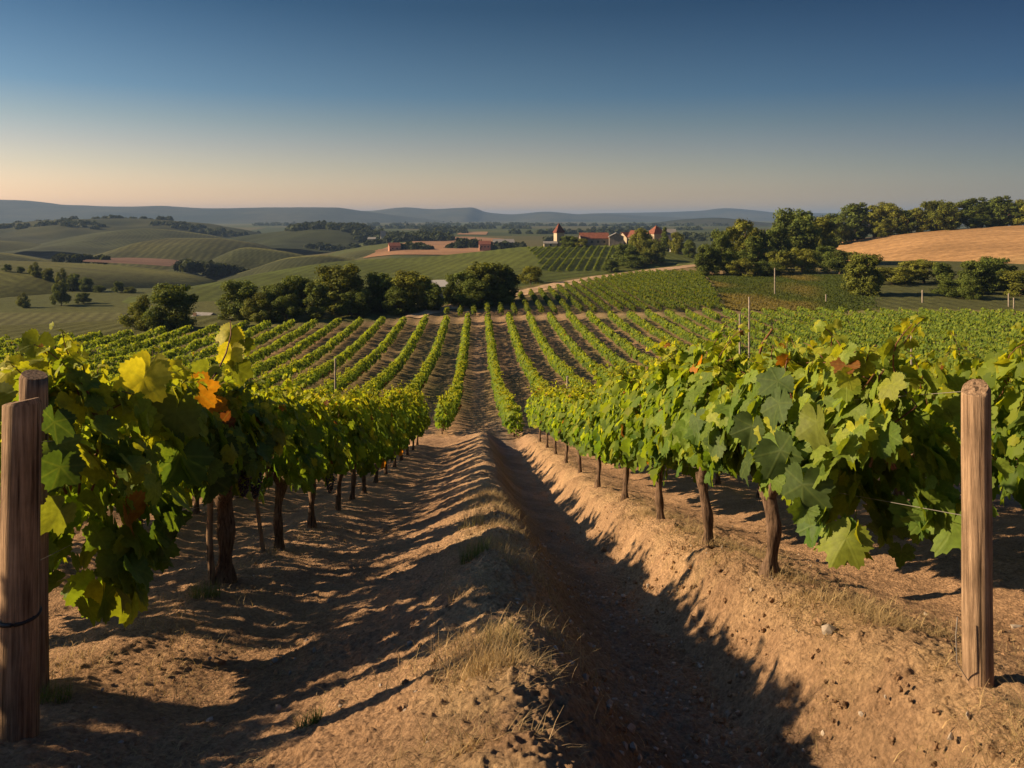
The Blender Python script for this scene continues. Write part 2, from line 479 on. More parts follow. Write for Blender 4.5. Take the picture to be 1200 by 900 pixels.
HILLS = {
 'castle': Hill([(60,362,268),(150,348,272),(250,331,300),(330,316,340),(400,306,375),(480,302,395),(560,295,400),(620,289,400),(660,288,400),(740,287,400),(800,295,395),(850,318,390),(900,345,390)], 400, 190, 130, 11, wob=.4, seed=2),
 'hay': Hill([(820,345,330),(880,322,330),(930,302,330),(970,291,330),(1050,276,330),(1130,268,330),(1200,264,330),(1320,260,330),(1500,258,330)], 330, 165, 120, 10.0, wob=.4, seed=3),
 'left_crest': Hill([(-420,300),(-200,304),(-90,309),(0,317),(50,323),(90,333),(125,347),(165,362)], 300, 62, 120, 7.5, wob=.3, seed=4),
 'dark_low': Hill([(225,336),(260,326),(290,317),(345,301),(380,299),(420,305),(470,313),(520,322)], 480, 115, 60, 18, wob=1.8, seed=5),
 'dark_mid': Hill([(195,335),(215,324),(240,309),(290,290),(330,294),(380,304),(430,312)], 570, 105, 60, 19, wob=2.0, seed=6),
 'middle': Hill([(40,320),(100,305),(160,287),(200,279),(250,279),(290,284),(330,296),(400,312)], 790, 235, 120, 23, wob=4.5, seed=7),
 'fold_a': Hill([(-420,304),(-250,296),(-150,300),(-60,293),(0,296),(45,303),(95,315),(130,325)], 560, 120, 90, 18, wob=2.5, seed=12),
 'fold_b': Hill([(330,318),(390,300),(430,293),(470,292),(520,297),(560,305)], 700, 120, 90, 12, wob=1.5, seed=13),
 'fold_c': Hill([(60,284),(120,272),(170,268),(230,273),(300,288)], 1000, 170, 120, 16, wob=3, seed=14),
 'low_fold': Hill([(-420,284),(-200,282),(-100,280),(0,282),(50,289),(110,301),(160,312)], 900, 210, 150, 16, wob=4, seed=8),
 'scrub': Hill([(-500,266),(-300,262),(-150,264),(0,262),(60,258),(150,256),(220,260),(280,268),(330,278),(400,288)], 1350, 420, 300, 38, wob=13, seed=9),
 'wood': Hill([(230,284),(280,277),(330,271),(380,266),(430,269),(480,281),(540,289)], 1150, 230, 200, 17, wob=5, seed=10),
}
def gz(X, Y, which=None):
    z = base_z(X, Y)
    for k, h in HILLS.items():
        z = np.maximum(z, h.z(np.asarray(X, float), np.asarray(Y, float)))
    return z
def at(px, D):
    X = (px - 600) / F * D
    return X, float(gz(X, D))

# colours (linear albedo)
C_SOIL = np.array([.375, .235, .135]); C_SOIL2 = np.array([.27, .165, .095])
C_GRASS = np.array([.105, .115, .032]); C_DRYG = np.array([.27, .20, .085])
C_SAND = np.array([.42, .29, .17]); C_OLIVE = np.array([.10, .105, .035])

def lerp(a, b, t): return a + (b - a) * np.asarray(t)[..., None]

def build_ground():
    ys = [0.3]
    while ys[-1] < 2.2: ys.append(ys[-1] + .03)
    while ys[-1] < 9: ys.append(ys[-1] + .0022 * ys[-1] + .0015)
    while ys[-1] < 40: ys.append(ys[-1] + .0042 * ys[-1])
    while ys[-1] < 300: ys.append(ys[-1] + .0085 * ys[-1])
    while ys[-1] < 13000: ys.append(ys[-1] * 1.035)
    ys = np.array(ys); NX = 820
    r = np.linspace(-1, 1, NX); r = .55 * r + .45 * r ** 3
    r = r * 1.05
    Y, R = np.meshgrid(ys, r, indexing='ij')
    X = R * (Y + 3.0)
    Z = base_z(X, Y)
    u = X + YAW * Y
    near = 1 - smooth(34, 60, Y)
    # worked soil: lumps, raked streaks, clods
    w1 = fbm(X * 1.1, Y * 1.1, 21, 2) * .045
    warpx = fbm(X * .9, Y * .9, 31, 2) * .5
    streak = fbm((u + warpx) * 5.0 + Y * .9, Y * 1.2, 22, 3) * .022
    cl = np.maximum(fbm(X * 7, Y * 7, 23, 3), -.2); clods = cl * .013
    fine = fbm(X * 30, Y * 30, 24, 3) * .010
    crest = np.exp(-((u - .16) / .35) ** 2); bank = np.exp(-((u - 1.85) / .45) ** 2)
    rough = .8 + .5 * crest + .8 * bank
    nz = near * (w1 + streak * 1.3 + clods * rough * 1.35 + fine * rough * 1.5)
    for sc_, amp_, th_, sd_ in ((6.0, .030, .62, 60), (11.0, .024, .48, 61), (22.0, .017, .38, 63), (42.0, .012, .25, 66)):
        wx = X + fbm(X * sc_, Y * sc_, sd_ + 5, 2) * .35 / sc_; wy = Y + fbm(X * sc_, Y * sc_, sd_ + 6, 2) * .35 / sc_
        dd, vv = worley(wx * sc_, wy * sc_, sd_)
        patch = np.clip(fbm(X * 1.3, Y * 1.3, sd_ + 9, 2) * 1.2 + .45 + .5 * bank + .4 * crest, .1, 1.2)
        lump = np.clip(1 - (dd / .62) ** 2, 0, 1) ** .8 * (.8 + .5 * fbm(X * sc_ * 3, Y * sc_ * 3, sd_ + 3, 2)) * np.clip((vv - th_) / (1 - th_), 0, 1)
        nz += near * (1 - smooth(9, 16, Y)) * lump * amp_ * patch
    nz += near * bank * np.abs(fbm(X * 3.1, Y * 3.1, 26, 3)) * -.11
    nz += near * crest * fbm(X * 2.3, Y * 2.3, 27, 3) * .06
    far = smooth(50, 90, Y)
    nz += far * fbm(X * .08, Y * .08, 25, 3) * .12 * np.minimum(1, Y / 200)
    Z = Z + nz
    # colours
    n1 = fbm(X * .7, Y * .7, 41, 3) * .5 + .5
    n2 = fbm(X * 5, Y * 5, 42, 3) * .5 + .5
    C = lerp(np.broadcast_to(C_SOIL2, X.shape + (3,)), C_SOIL, np.clip(n1 * .9 + .25, 0, 1))
    n3 = fbm(X * 17, Y * 17, 46, 3) * .5 + .5
    C = C * (.72 + .35 * n2 + .25 * n3)[..., None]
    furrow = np.exp(-((u - 1.0) / .5) ** 2) * near          # earth colour darker and greyer along the deep furrow
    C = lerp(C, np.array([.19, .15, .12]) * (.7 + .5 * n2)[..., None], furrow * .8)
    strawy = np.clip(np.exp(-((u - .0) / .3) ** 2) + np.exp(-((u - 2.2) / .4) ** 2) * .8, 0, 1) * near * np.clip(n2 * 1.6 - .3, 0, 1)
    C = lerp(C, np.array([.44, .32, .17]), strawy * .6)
    # valley: earth lanes with some weeds
    val = smooth(34, 60, Y)
    nn = fbm(X * .12, Y * .05, 43, 3) * .5 + .5
    soilv = lerp(np.broadcast_to(np.array([.24, .155, .085]), X.shape + (3,)), np.array([.13, .125, .042]), np.clip(nn * 1.5 - .4 + smooth(.1, .5, np.abs(X / np.maximum(Y, 1))) * .5, 0, 1))
    C = lerp(C, soilv, val)
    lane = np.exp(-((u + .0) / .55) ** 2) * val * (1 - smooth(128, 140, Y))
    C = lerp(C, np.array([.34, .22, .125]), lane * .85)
    de = edge_d(X, Y)
    beyond = smooth(0, 4, Y - de)
    nf = fbm(X * .02, Y * .02, 44, 3) * .5 + .5
    fieldc = lerp(np.broadcast_to(np.array([.055, .066, .018]), X.shape + (3,)), np.array([.092, .090, .026]), nf)
    left = smooth(0, 6, trackx(Y) - X)
    C = lerp(C, fieldc, beyond * left)
    # cross track along the vineyard edge, thin and dusty
    C = lerp(C, C_SAND * .8, np.exp(-((Y - de - 1.5) / 1.6) ** 2) * smooth(-25, -10, X) * (1 - smooth(18, 30, X)) * .45)
    rr = X / np.maximum(Y, 1)
    bank2 = smooth(.235, .29, rr - (Y - 135) * .0002) * (1 - smooth(.37, .42, rr)) * smooth(3, 8, Y - de)
    gb = lerp(np.broadcast_to(C_GRASS, X.shape + (3,)), C_DRYG, fbm(X * .18, Y * .18, 45, 3) * .5 + .5)
    C = lerp(C, gb, bank2)
    dk = smooth(.38, .42, rr) * smooth(2, 8, Y - de)  # slope right of the bank darkened in colour, standing in for tree shade
    C = lerp(C, np.array([.07, .075, .026]), dk)
    farw = smooth(240, 330, Y)
    cell = _hash(np.floor(X / (70 + Y * .03)), np.floor(Y / (160 + Y * .03)), 5)
    pal = np.array([[.050, .062, .018], [.068, .078, .022], [.088, .080, .030], [.040, .052, .015], [.055, .066, .020], [.075, .072, .027]])
    C = lerp(C, pal[(cell * 5.99).astype(int)], farw)
    ny, nx = X.shape
    idx = np.arange(ny * nx).reshape(ny, nx)
    q = np.stack([idx[:-1, :-1], idx[:-1, 1:], idx[1:, 1:], idx[1:, :-1]], -1).reshape(-1, 4)
    v = np.stack([X, Y, Z], -1).reshape(-1, 3)
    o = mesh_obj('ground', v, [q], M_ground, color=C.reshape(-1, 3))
    o['kind'] = 'structure'
    print('ground', len(v))
build_ground()

def hill_color(kind, X, Y, h):
    n = fbm(X * .012 + 5, Y * .012, h.seed + 60, 4) * .5 + .5
    n2 = fbm(X * .06, Y * .06, h.seed + 70, 3) * .5 + .5
    z = np.ones(X.shape + (3,))
    if kind == 'hay':
        c = lerp(z * np.array([.40, .235, .105]), np.array([.31, .18, .08]), np.clip(n2 * 1.4 - .2, 0, 1))
        st = np.sin((Y * .8 + X * .16 + 3 * n) * 1.1) * .5 + .5
        c = c * (.9 + .14 * st)[..., None]
        yr = pchip(X, h.X, h.Y)
        low = smooth(65, 120, yr - Y)  # foot of the hill darkened in colour, in place of a cast shadow
        return lerp(c, np.array([.075, .078, .028]), low)
    if kind == 'castle':
        c = lerp(z * np.array([0.0494, 0.0714, 0.0130]), np.array([0.0836, 0.0945, 0.0187]), n)
        return c * (.85 + .3 * n2)[..., None]
    if kind == 'left_crest':
        return lerp(z * np.array([0.0950, 0.0924, 0.0216]), np.array([0.0617, 0.0683, 0.0173]), n)
    if kind in ('dark_low', 'dark_mid', 'fold_a', 'fold_c'):
        c = lerp(z * np.array([0.0304, 0.0368, 0.0144]), np.array([0.0427, 0.0473, 0.0173]), n2)
        yr = pchip(X, h.X, h.Y)
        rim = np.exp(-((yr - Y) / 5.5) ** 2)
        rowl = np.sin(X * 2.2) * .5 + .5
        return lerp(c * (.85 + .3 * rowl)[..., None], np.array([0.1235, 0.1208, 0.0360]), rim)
    if kind == 'middle':
        c = lerp(z * np.array([0.0475, 0.0546, 0.0166]), np.array([0.0808, 0.0788, 0.0230]), n)
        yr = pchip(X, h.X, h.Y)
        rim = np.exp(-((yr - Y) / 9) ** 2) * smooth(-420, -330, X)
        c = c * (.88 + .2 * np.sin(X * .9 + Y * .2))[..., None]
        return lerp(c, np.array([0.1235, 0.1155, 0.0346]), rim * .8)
    if kind in ('low_fold', 'fold_b'):
        return lerp(z * np.array([0.0475, 0.0546, 0.0173]), np.array([0.0808, 0.0788, 0.0245]), n)
    if kind == 'scrub':
        return lerp(z * np.array([0.0171, 0.0242, 0.0079]), np.array([0.0522, 0.0525, 0.0166]), np.clip(n * 1.6 - .4, 0, 1))
    return lerp(z * np.array([0.0162, 0.0231, 0.0072]), np.array([0.0380, 0.0441, 0.0137]), n)

def build_hill(key, h):
    x0, x1 = h.X[0] - 25, h.X[-1] + 25
    nx = 420 if h.front < 300 else 260
    ny = 190
    xs = np.linspace(x0, x1, nx)
    ts = np.concatenate([np.linspace(-1.25, 0, ny), np.linspace(0, 1.1, 30)[1:]])
    T, X = np.meshgrid(ts, xs, indexing='ij')
    yr = pchip(X, h.X, h.Y)
    Y = yr + np.where(T < 0, T * h.front, T * h.back)
    Z = h.z(X, Y)
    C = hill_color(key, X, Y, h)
    if key not in ('hay', 'scrub', 'wood'):
        sz_ = h.front * .55
        cx_ = np.floor((X + Y * .25) / sz_ + fbm(X / sz_, Y / sz_, h.seed + 80, 2) * .35); cy_ = np.floor((Y - X * .15) / (sz_ * .6))
        pt = _hash(cx_, cy_, h.seed + 90)
        ang = pt * 2.6 - 1.3; fr = 2 * np.pi / (2.4 + h.front * .012)
        C = C * (.80 + .42 * pt)[..., None] * (1 + .16 * np.sin((X * np.cos(ang) + Y * .6 * np.sin(ang)) * fr))[..., None]
    idx = np.arange(T.size).reshape(T.shape)
    q = np.stack([idx[:-1, :-1], idx[:-1, 1:], idx[1:, 1:], idx[1:, :-1]], -1).reshape(-1, 4)
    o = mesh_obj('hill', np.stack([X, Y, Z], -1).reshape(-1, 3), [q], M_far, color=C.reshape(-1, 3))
    o['kind'] = 'structure'
for k_, h_ in HILLS.items(): build_hill(k_, h_)

MOUNT = [
 ([(-500,240),(-250,233),(-100,232),(0,234),(30,235),(80,240),(150,242),(190,241),(205,242),(250,244),(330,243),(390,243),(430,248),(520,259)], 4600, 1300, 150, 31),
 ([(330,252),(380,246),(430,247),(475,243),(510,245),(530,244),(552,243),(572,249),(600,251),(640,248),(680,251),(700,250),(740,252),(780,254),(860,258)], 6000, 1500, 120, 32),
 ([(640,254),(700,250),(760,249),(820,247),(850,244),(880,246),(910,249),(1000,250),(1100,248),(1250,247),(1500,249)], 7600, 1600, 135, 33),
 ([(700,266),(760,262),(800,257),(840,255),(880,259),(920,262),(1000,258),(1100,256),(1250,262)], 3000, 600, 30, 34),
]
for pts, D, fr, dr, sd in MOUNT:
    h = Hill(pts, D, fr, fr, dr, wob=dr * .11, seed=sd)
    xs = np.linspace(h.X[0], h.X[-1], 260); ts = np.concatenate([np.linspace(-1.1, 0, 70), np.linspace(0, .9, 12)[1:]])
    T, X = np.meshgrid(ts, xs, indexing='ij')
    Y = pchip(X, h.X, h.Y) + T * fr
    Z = h.z(X, Y) + fbm(X / 130, Y / 130, sd, 3) * 1.6
    C = lerp(np.ones(X.shape + (3,)) * np.array([.02, .027, .016]), np.array([.06, .058, .03]), np.clip(fbm(X / 400, Y / 250, sd + 5, 4) * .9 + .4, 0, 1))
    idx = np.arange(T.size).reshape(T.shape)
    q = np.stack([idx[:-1, :-1], idx[:-1, 1:], idx[1:, 1:], idx[1:, :-1]], -1).reshape(-1, 4)
    o = mesh_obj('mountain', np.stack([X, Y, Z], -1).reshape(-1, 3), [q], M_far, color=C.reshape(-1, 3))
    o['kind'] = 'structure'

# flat sheets lying on the terrain: track, ploughed and stubble fields
def sheet(name, poly_px, lift, color, stripe=None, n=70):
    """poly_px: list of (photo x, depth) outline; laid on the terrain as a thin sheet"""
    P = np.array([((p[0] - 600) / F * p[1], p[1]) for p in poly_px])
    x0, y0 = P.min(0); x1, y1 = P.max(0)
    ys = np.linspace(y0, y1, n)
    vs, cs = [], []
    rows = []
    for y in ys:
        xsct = []
        for i in range(len(P)):
            a, b = P[i], P[(i + 1) % len(P)]
            if (a[1] - y) * (b[1] - y) < 0 or a[1] == y:
                t = 0 if a[1] == b[1] else (y - a[1]) / (b[1] - a[1])
                xsct.append(a[0] + t * (b[0] - a[0]))
        if len(xsct) < 2: continue
        rows.append((y, min(xsct), max(xsct)))
    m = 60
    Y = np.array([[r_[0]] * m for r_ in rows]); X = np.array([np.linspace(r_[1], r_[2], m) for r_ in rows])
    edge = fbm(Y * .15, X * 0 + 3, 77, 2)
    X = X + edge * (x1 - x0) * .012
    Z = gz(X, Y) + lift
    C = np.ones(X.shape + (3,)) * np.array(color) * (.85 + .3 * (fbm(X * .05, Y * .05, 78, 3) * .5 + .5))[..., None]
    if stripe: C = C * (1 + stripe[1] * np.sin((X * stripe[2] + Y * stripe[3]) * stripe[0]))[..., None]
    idx = np.arange(X.size).reshape(X.shape)
    q = np.stack([idx[:-1, :-1], idx[:-1, 1:], idx[1:, 1:], idx[1:, :-1]], -1).reshape(-1, 4)
    o = mesh_obj(name, np.stack([X, Y, Z], -1).reshape(-1, 3), [q], M_far, color=C.reshape(-1, 3))
    o['kind'] = 'structure'
sheet('plowed_field', [(96, 455), (200, 470), (214, 560), (160, 585), (105, 560)], .3, (.13, .075, .05))
sheet('stubble_field', [(425, 620), (470, 575), (560, 560), (600, 640), (590, 1000), (545, 1120), (500, 1000), (455, 760)], .5, (.25, .14, .075), n=90)
sheet('stubble_field', [(535, 1250), (570, 1230), (572, 1500), (540, 1480)], .6, (.25, .15, .08))
sheet('stubble_field', [(770, 250), (818, 255), (812, 290), (780, 300)], .25, (.33, .22, .12))
sheet('valley_field', [(-160, 160), (142, 160), (147, 225), (-160, 225)], .15, (.085, .085, .028), (1.9, .3, 1, .35), 60)
def build_track():
    vs, ls = [], []
    Ys = np.linspace(119, 262, 160)
    C = []
    for y in Ys:
        x = float(trackx(y)); w = (1.2 + .9 * float(smooth(130, 170, y))) + .2 * math.sin(y * .3)
        t = np.linspace(-w, w, 9)
        for k in t:
            vs.append((x + k * 1.25, y - k * .3, float(base_z(x + k * 1.25, y - k * .3)) + .12))
            C.append(C_SAND * (.8 if abs(k) < .5 else 1.0) * (.9 + .2 * random.random()))
    n = len(Ys); idx = np.arange(n * 9).reshape(n, 9)
    q = np.stack([idx[:-1, :-1], idx[:-1, 1:], idx[1:, 1:], idx[1:, :-1]], -1).reshape(-1, 4)
    o = mesh_obj('dirt_track', np.array(vs), [q], M_far, color=np.array(C)); o['kind'] = 'structure'
build_track()
# ------------------------------------------------------------------ vine leaves
def leaf_template(n, serr=.07, ring=True):
    key_a = [0, 7, 16, 24, 29, 35, 44, 52, 60, 70, 79, 88, 98, 107, 118, 134, 150, 164, 174, 180]
    key_r = [1.0, .95, .85, .74, .68, .76, .88, .92, .87, .74, .62, .68, .76, .76, .70, .66, .66, .58, .36, .10]
    th = np.linspace(-180, 180, n, endpoint=False) + 180.0 / n
    a = np.abs(th)
    r = np.interp(a, key_a, key_r)
    r = r * (1 + serr * np.where(np.arange(n) % 2 == 0, 1, -1) * (.6 + .8 * np.abs(np.sin(np.arange(n) * 1.7))))
    t = np.radians(th)
    out = np.stack([np.sin(t) * r, np.cos(t) * r], -1)
    ctr = np.array([[0, 0.0]])
    i = np.arange(n); j = (i + 1) % n
    if ring:
        V = np.concatenate([ctr, out * .52, out])
        tri = np.stack([0 * i, 1 + i, 1 + j], -1)
        quad = np.stack([1 + i, 1 + n + i, 1 + n + j, 1 + j], -1)
        polys = [tri, quad]
    else:
        V = np.concatenate([ctr, out]); polys = [np.stack([0 * i, 1 + i, 1 + j], -1)]
    # the sinus gap at the petiole: drop the last wedge
    return V, [p[:-1] if True else p for p in polys]
T_HI = leaf_template(56, .045); T_MID = leaf_template(26, .05); T_LOW = leaf_template(11, 0.0, False); T_XS = leaf_template(5, 0, False)

def unit(a): return a / np.maximum(np.linalg.norm(a, axis=-1, keepdims=True), 1e-6)

def lay_leaves(tpl, P, nrm, tip, size, colr, rg, curl=1.0):
    """size = leaf width"""
    V, polys = tpl; m = len(P)
    nrm = unit(nrm); tip = unit(tip - nrm * (tip * nrm).sum(-1, keepdims=True)); rt = np.cross(tip, nrm)
    s = (size / 1.5)[:, None]
    x, y = V[None, :, 0], V[None, :, 1]
    c1 = rg.uniform(.05, .65, (m, 1)) * curl; c2 = rg.uniform(-.50, .55, (m, 1)) * curl
    ph = rg.uniform(0, 6.3, (m, 1)); rr = np.hypot(x, y); th = np.arctan2(x, y)
    z = -c1 * y * np.abs(y) * .7 + c2 * np.abs(x) + .09 * curl * np.sin(3 * th + ph) * rr ** 2 + .10 * np.sin(2 * th + ph * 2) * rr ** 2
    W = (P[:, None, :] + (x * s)[..., None] * rt[:, None] + (y * s)[..., None] * tip[:, None] + (z * s)[..., None] * nrm[:, None])
    n = V.shape[0]; off = (np.arange(m) * n)[:, None, None]
    pol = [(p[None] + off).reshape(-1, p.shape[1]) for p in polys]
    cc = np.repeat(colr, n, axis=0)
    uv = np.tile(V, (m, 1))
    return W.reshape(-1, 3), pol, cc, uv

def merge(parts):
    vs, cs, us = [], [], []; pols = {}; off = 0
    for v, p, c, u in parts:
        for a in p: pols.setdefault(a.shape[1], []).append(a + off)
        vs.append(v); cs.append(c); us.append(u); off += len(v)
    return np.concatenate(vs), [np.concatenate(a) for a in pols.values()], np.concatenate(cs), np.concatenate(us)

def leaf_colors(rg, m, hfrac, yellow=.10, autumn=.015):
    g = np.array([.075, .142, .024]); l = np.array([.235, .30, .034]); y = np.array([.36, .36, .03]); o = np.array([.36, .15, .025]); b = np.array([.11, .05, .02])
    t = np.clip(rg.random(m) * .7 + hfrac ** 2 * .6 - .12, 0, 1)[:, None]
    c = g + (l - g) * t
    k = rg.random(m)
    yy = (k < yellow * (.25 + 1.6 * hfrac ** 2))[:, None]
    c = np.where(yy, c + (y - c) * rg.uniform(.3, .9, (m, 1)), c)
    aa = (rg.random(m) < autumn)[:, None]
    c = np.where(aa, o + (b - o) * rg.random((m, 1)) ** 2, c)
    return c * rg.uniform(.8, 1.2, (m, 1))

def canopy(rg, y0, y1, zb, zt, dens, smin, smax, tpl, slope, shoots=6, thick=.34, yellow=.10, autumn=.012, gap=.0, droop=None, tipfac=1.0):
    """leaves of one vine: y along the row, x across it, z above the vine's foot; returns leaf arrays and shoot paths"""
    length = y1 - y0; m = int(dens * length)
    f = rg.random(m); y = rg.uniform(y0, y1, m)
    ph = rg.uniform(0, 6.3, 3)
    topv = zt + .10 * np.sin(y * 2.6 + ph[0]) + .06 * np.sin(y * 6.1 + ph[1])
    botv = zb + .09 * np.sin(y * 3.3 + ph[2]) + .07 * np.sin(y * 7 + ph[0])
    if droop is not None: botv = botv - droop(y)
    hf = f ** .9
    z = botv + (topv - botv) * hf
    half = thick * (np.interp(hf, [0, .25, .6, .85, 1], [.55, 1.0, .95, .6, .25]))
    side = np.where(rg.random(m) < .5, -1, 1)
    x = side * half * (1 - .75 * rg.random(m) ** 2.2) + rg.normal(0, .045, m)
    # clumps and holes
    nz = vnoise(y * 2.2 + side * 7 + 40, z * 2.4 + 11, int(rg.integers(1, 999)))
    keep = nz > gap * (1.15 - .4 * hf)
    y, z, x, side, hf = y[keep], z[keep], x[keep], side[keep], hf[keep]; m = len(y)
    P = np.stack([x, y, z], -1)
    nr = np.stack([side * rg.uniform(.5, 1.2, m), rg.normal(0, .45, m), rg.uniform(-.1, .8, m) + hf * .35], -1)
    tp = np.stack([side * rg.uniform(0, .5, m), rg.normal(0, .55, m), -np.ones(m) * rg.uniform(.4, 1, m)], -1)
    sz = (smin * .75 + (smax * 1.12 - smin * .75) * rg.random(m) ** 1.5) * (1.10 - .38 * hf)
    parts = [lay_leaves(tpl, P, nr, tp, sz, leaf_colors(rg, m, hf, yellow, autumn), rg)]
    paths = []
    for k in range(shoots):
        ys = rg.uniform(y0 + .1, y1 - .1); hh = rg.uniform(.14, .42) * tipfac
        p = np.array([rg.normal(0, .10), ys, zt - .16]); d = unit(np.array([rg.normal(0, .35), rg.normal(0, .4), 1.0]))
        path = [p.copy()]
        nst = 6
        for i in range(nst):
            d = unit(d + np.array([rg.normal(0, .16), rg.normal(0, .16), -.05 * i])); p = p + d * (hh + .16) / nst; path.append(p.copy())
        path = np.array(path); paths.append(path)
        q = []
        for i in range(1, nst + 1):
            for rep in range(2): q.append((path[i] + rg.normal(0, .012, 3), i / nst))
        Q = np.array([a for a, _ in q]); fr = np.array([b for _, b in q]); mm = len(Q)
        ang = rg.uniform(0, 6.3, mm)
        tp = np.stack([np.cos(ang), np.sin(ang), rg.uniform(-.5, .4, mm)], -1)
        nr = np.stack([np.cos(ang) * .5 + rg.normal(0, .4, mm), np.sin(ang) * .5 + rg.normal(0, .4, mm), rg.uniform(.2, 1, mm)], -1)
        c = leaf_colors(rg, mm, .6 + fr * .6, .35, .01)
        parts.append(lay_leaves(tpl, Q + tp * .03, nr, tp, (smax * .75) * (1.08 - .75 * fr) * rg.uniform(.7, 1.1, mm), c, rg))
    v, p, c, u = merge(parts)
    v[:, 2] += slope * v[:, 1]
    paths = [np.stack([q[:, 0], q[:, 1], q[:, 2] + slope * q[:, 1]], -1) for q in paths]
    return (v, p, c, u), paths

def trunk_mesh(rg, h, r, slope, sides=10, fork=True, steps=12, lean=0.0):
    mb = MB()
    pts, rad = [], []
    a, b = rg.uniform(0, 6), rg.uniform(0, 6)
    for i in range(steps + 1):
        t = i / steps
        pts.append((lean * t + .035 * math.sin(t * 4 + a) * t, .04 * math.sin(t * 5 + b) * t, -.12 + (h + .12) * t))
        rad.append(r * (1.55 - .75 * min(1, t * 3.2) + .12 * math.sin(t * 13 + a) + (.45 * max(0, t - .75) * 2)))
    ph = [rg.uniform(0, 6) for _ in range(4)]
    jit = lambda i, k: 1 + .13 * math.sin(k * 2 * math.pi / sides * 3 + i * .35 + ph[0]) + .08 * math.sin(k * 2 * math.pi / sides * 5 - i * .6 + ph[1])
    mb.tube(pts, rad, sides, True, jit)
    if fork:
        top = Vector(pts[-1])
        for sgn in (-1, 1):
            pp = [top - Vector((0, 0, .07))]; rr = [r * .9]
            for i in range(1, 7):
                t = i / 6
                pp.append(top + Vector((.05 * math.sin(t * 5 + a * sgn), sgn * .62 * t ** 1.1, .20 * math.sin(min(1, t * 1.4) * 1.57) + slope * sgn * .62 * t)))
                rr.append(r * (.85 - .5 * t))
            mb.tube(pp, rr, max(6, sides - 3), True)
    return mb

def cane_mesh(rg, paths, y0, y1, zb, zt, slope, n=8, extra=()):
    mb = MB()
    for p in paths:
        mb.tube([tuple(q) for q in p], [.0065 - .0045 * i / (len(p) - 1) for i in range(len(p))], 5)
    for k in range(n):
        ys = rg.uniform(y0 + .15, y1 - .15); x = rg.normal(0, .05); pts = []
        for i in range(7):
            t = i / 6
            yy = ys + rg.normal(0, .03) + .12 * t * rg.choice([-1, 1])
            pts.append((x + .16 * t * math.sin(k * 2.1) + rg.normal(0, .012), yy, zb + .05 + (zt - zb - .12) * t + slope * yy))
        mb.tube(pts, [.008 - .004 * i / 6 for i in range(7)], 5)
    for e in extra: mb.tube(e[0], e[1], 7)
    return mb

RZ = math.atan(YAW)        # rotates +y onto the row direction
ROWDIR = np.array([-YAW, 1.0])
def row_xy(u, Y): return u - YAW * Y, Y
SL = -.262
ALL_VINES = []             # (depth, u) of individual vines, for the stuff rows to skip

def new_vine(u, Y, label, group, sx=0.0):
    x, y = row_xy(u, Y)
    z = float(base_z(x, y))
    return thing('grape_vine', label, 'vine', (x, y, z), RZ + sx, group)

ordw = ['first', 'second', 'third', 'fourth', 'fifth', 'sixth', 'seventh', 'eighth', 'ninth', 'tenth', 'eleventh', 'twelfth', 'thirteenth', 'fourteenth', 'fifteenth', 'sixteenth', 'seventeenth', 'eighteenth', 'nineteenth', 'twentieth']
G_NEAR = 'staked vines in the foreground rows'

# --- hand placed near vines, each with its own leaves
near_right = [6.0, 7.65, 9.6, 11.9, 14.6, 17.2, 19.9, 22.6, 25.4, 28.2]
near_left = [6.9, 8.75, 10.65, 12.5, 13.95, 15.4, 17.2, 19.0, 21.0, 23.0, 25.0, 27.0, 29.0]
lab_right = ['gnarled fork-topped vine with big grey-green leaves next to the sunlit end post',
             'vine with a straight slim trunk, next after the gnarled fork-topped vine in the sunlit row',
             'bushy vine on a dark slightly curved trunk, third up from the sunlit end post',
             'leafy vine on a short trunk, fourth along the sunlit row from its end post']
lab_left = ['large shaded vine with yellow backlit leaves and a bare cane by the black-banded post',
            'shaded vine propped by a leaning stake, second in the dark foreground row',
            'shaded vine with a thin dark trunk, third in the dark foreground row',
            'shaded vine on a bent thin trunk, fourth in the dark foreground row']

def bunch_mesh():
    mb = MB(); rg = np.random.default_rng(5)
    import bmesh
    bm = bmesh.new(); bmesh.ops.create_icosphere(bm, subdivisions=2, radius=.0095)
    vs = [v.co.copy() for v in bm.verts]; fs = [[v.index for v in f.verts] for f in bm.faces]; bm.free()
    for i in range(62):
        t = (i / 62); r = .042 * (1 - t) ** .7 + .006
        a = i * 2.4; p = Vector((r * math.cos(a), r * math.sin(a), -.19 * t)) + Vector(rg.normal(0, .004, 3))
        mb.add([v + p for v in vs], fs)
    mb.tube([(0, 0, .06), (.003, 0, .02), (0, 0, -.03)], [.003, .003, .002], 5)
    return mb
bunch0 = None
def add_bunch(vine, loc, s=1.0):
    global bunch0
    if bunch0 is None:
        bunch0 = bunch_mesh().build('grape_bunch', M_grape, vine); o = bunch0
    else:
        o = part_copy(bunch0, vine)
    o.location = loc; o.scale = (s, s, s); o.rotation_euler = (0, 0, random.uniform(0, 6))

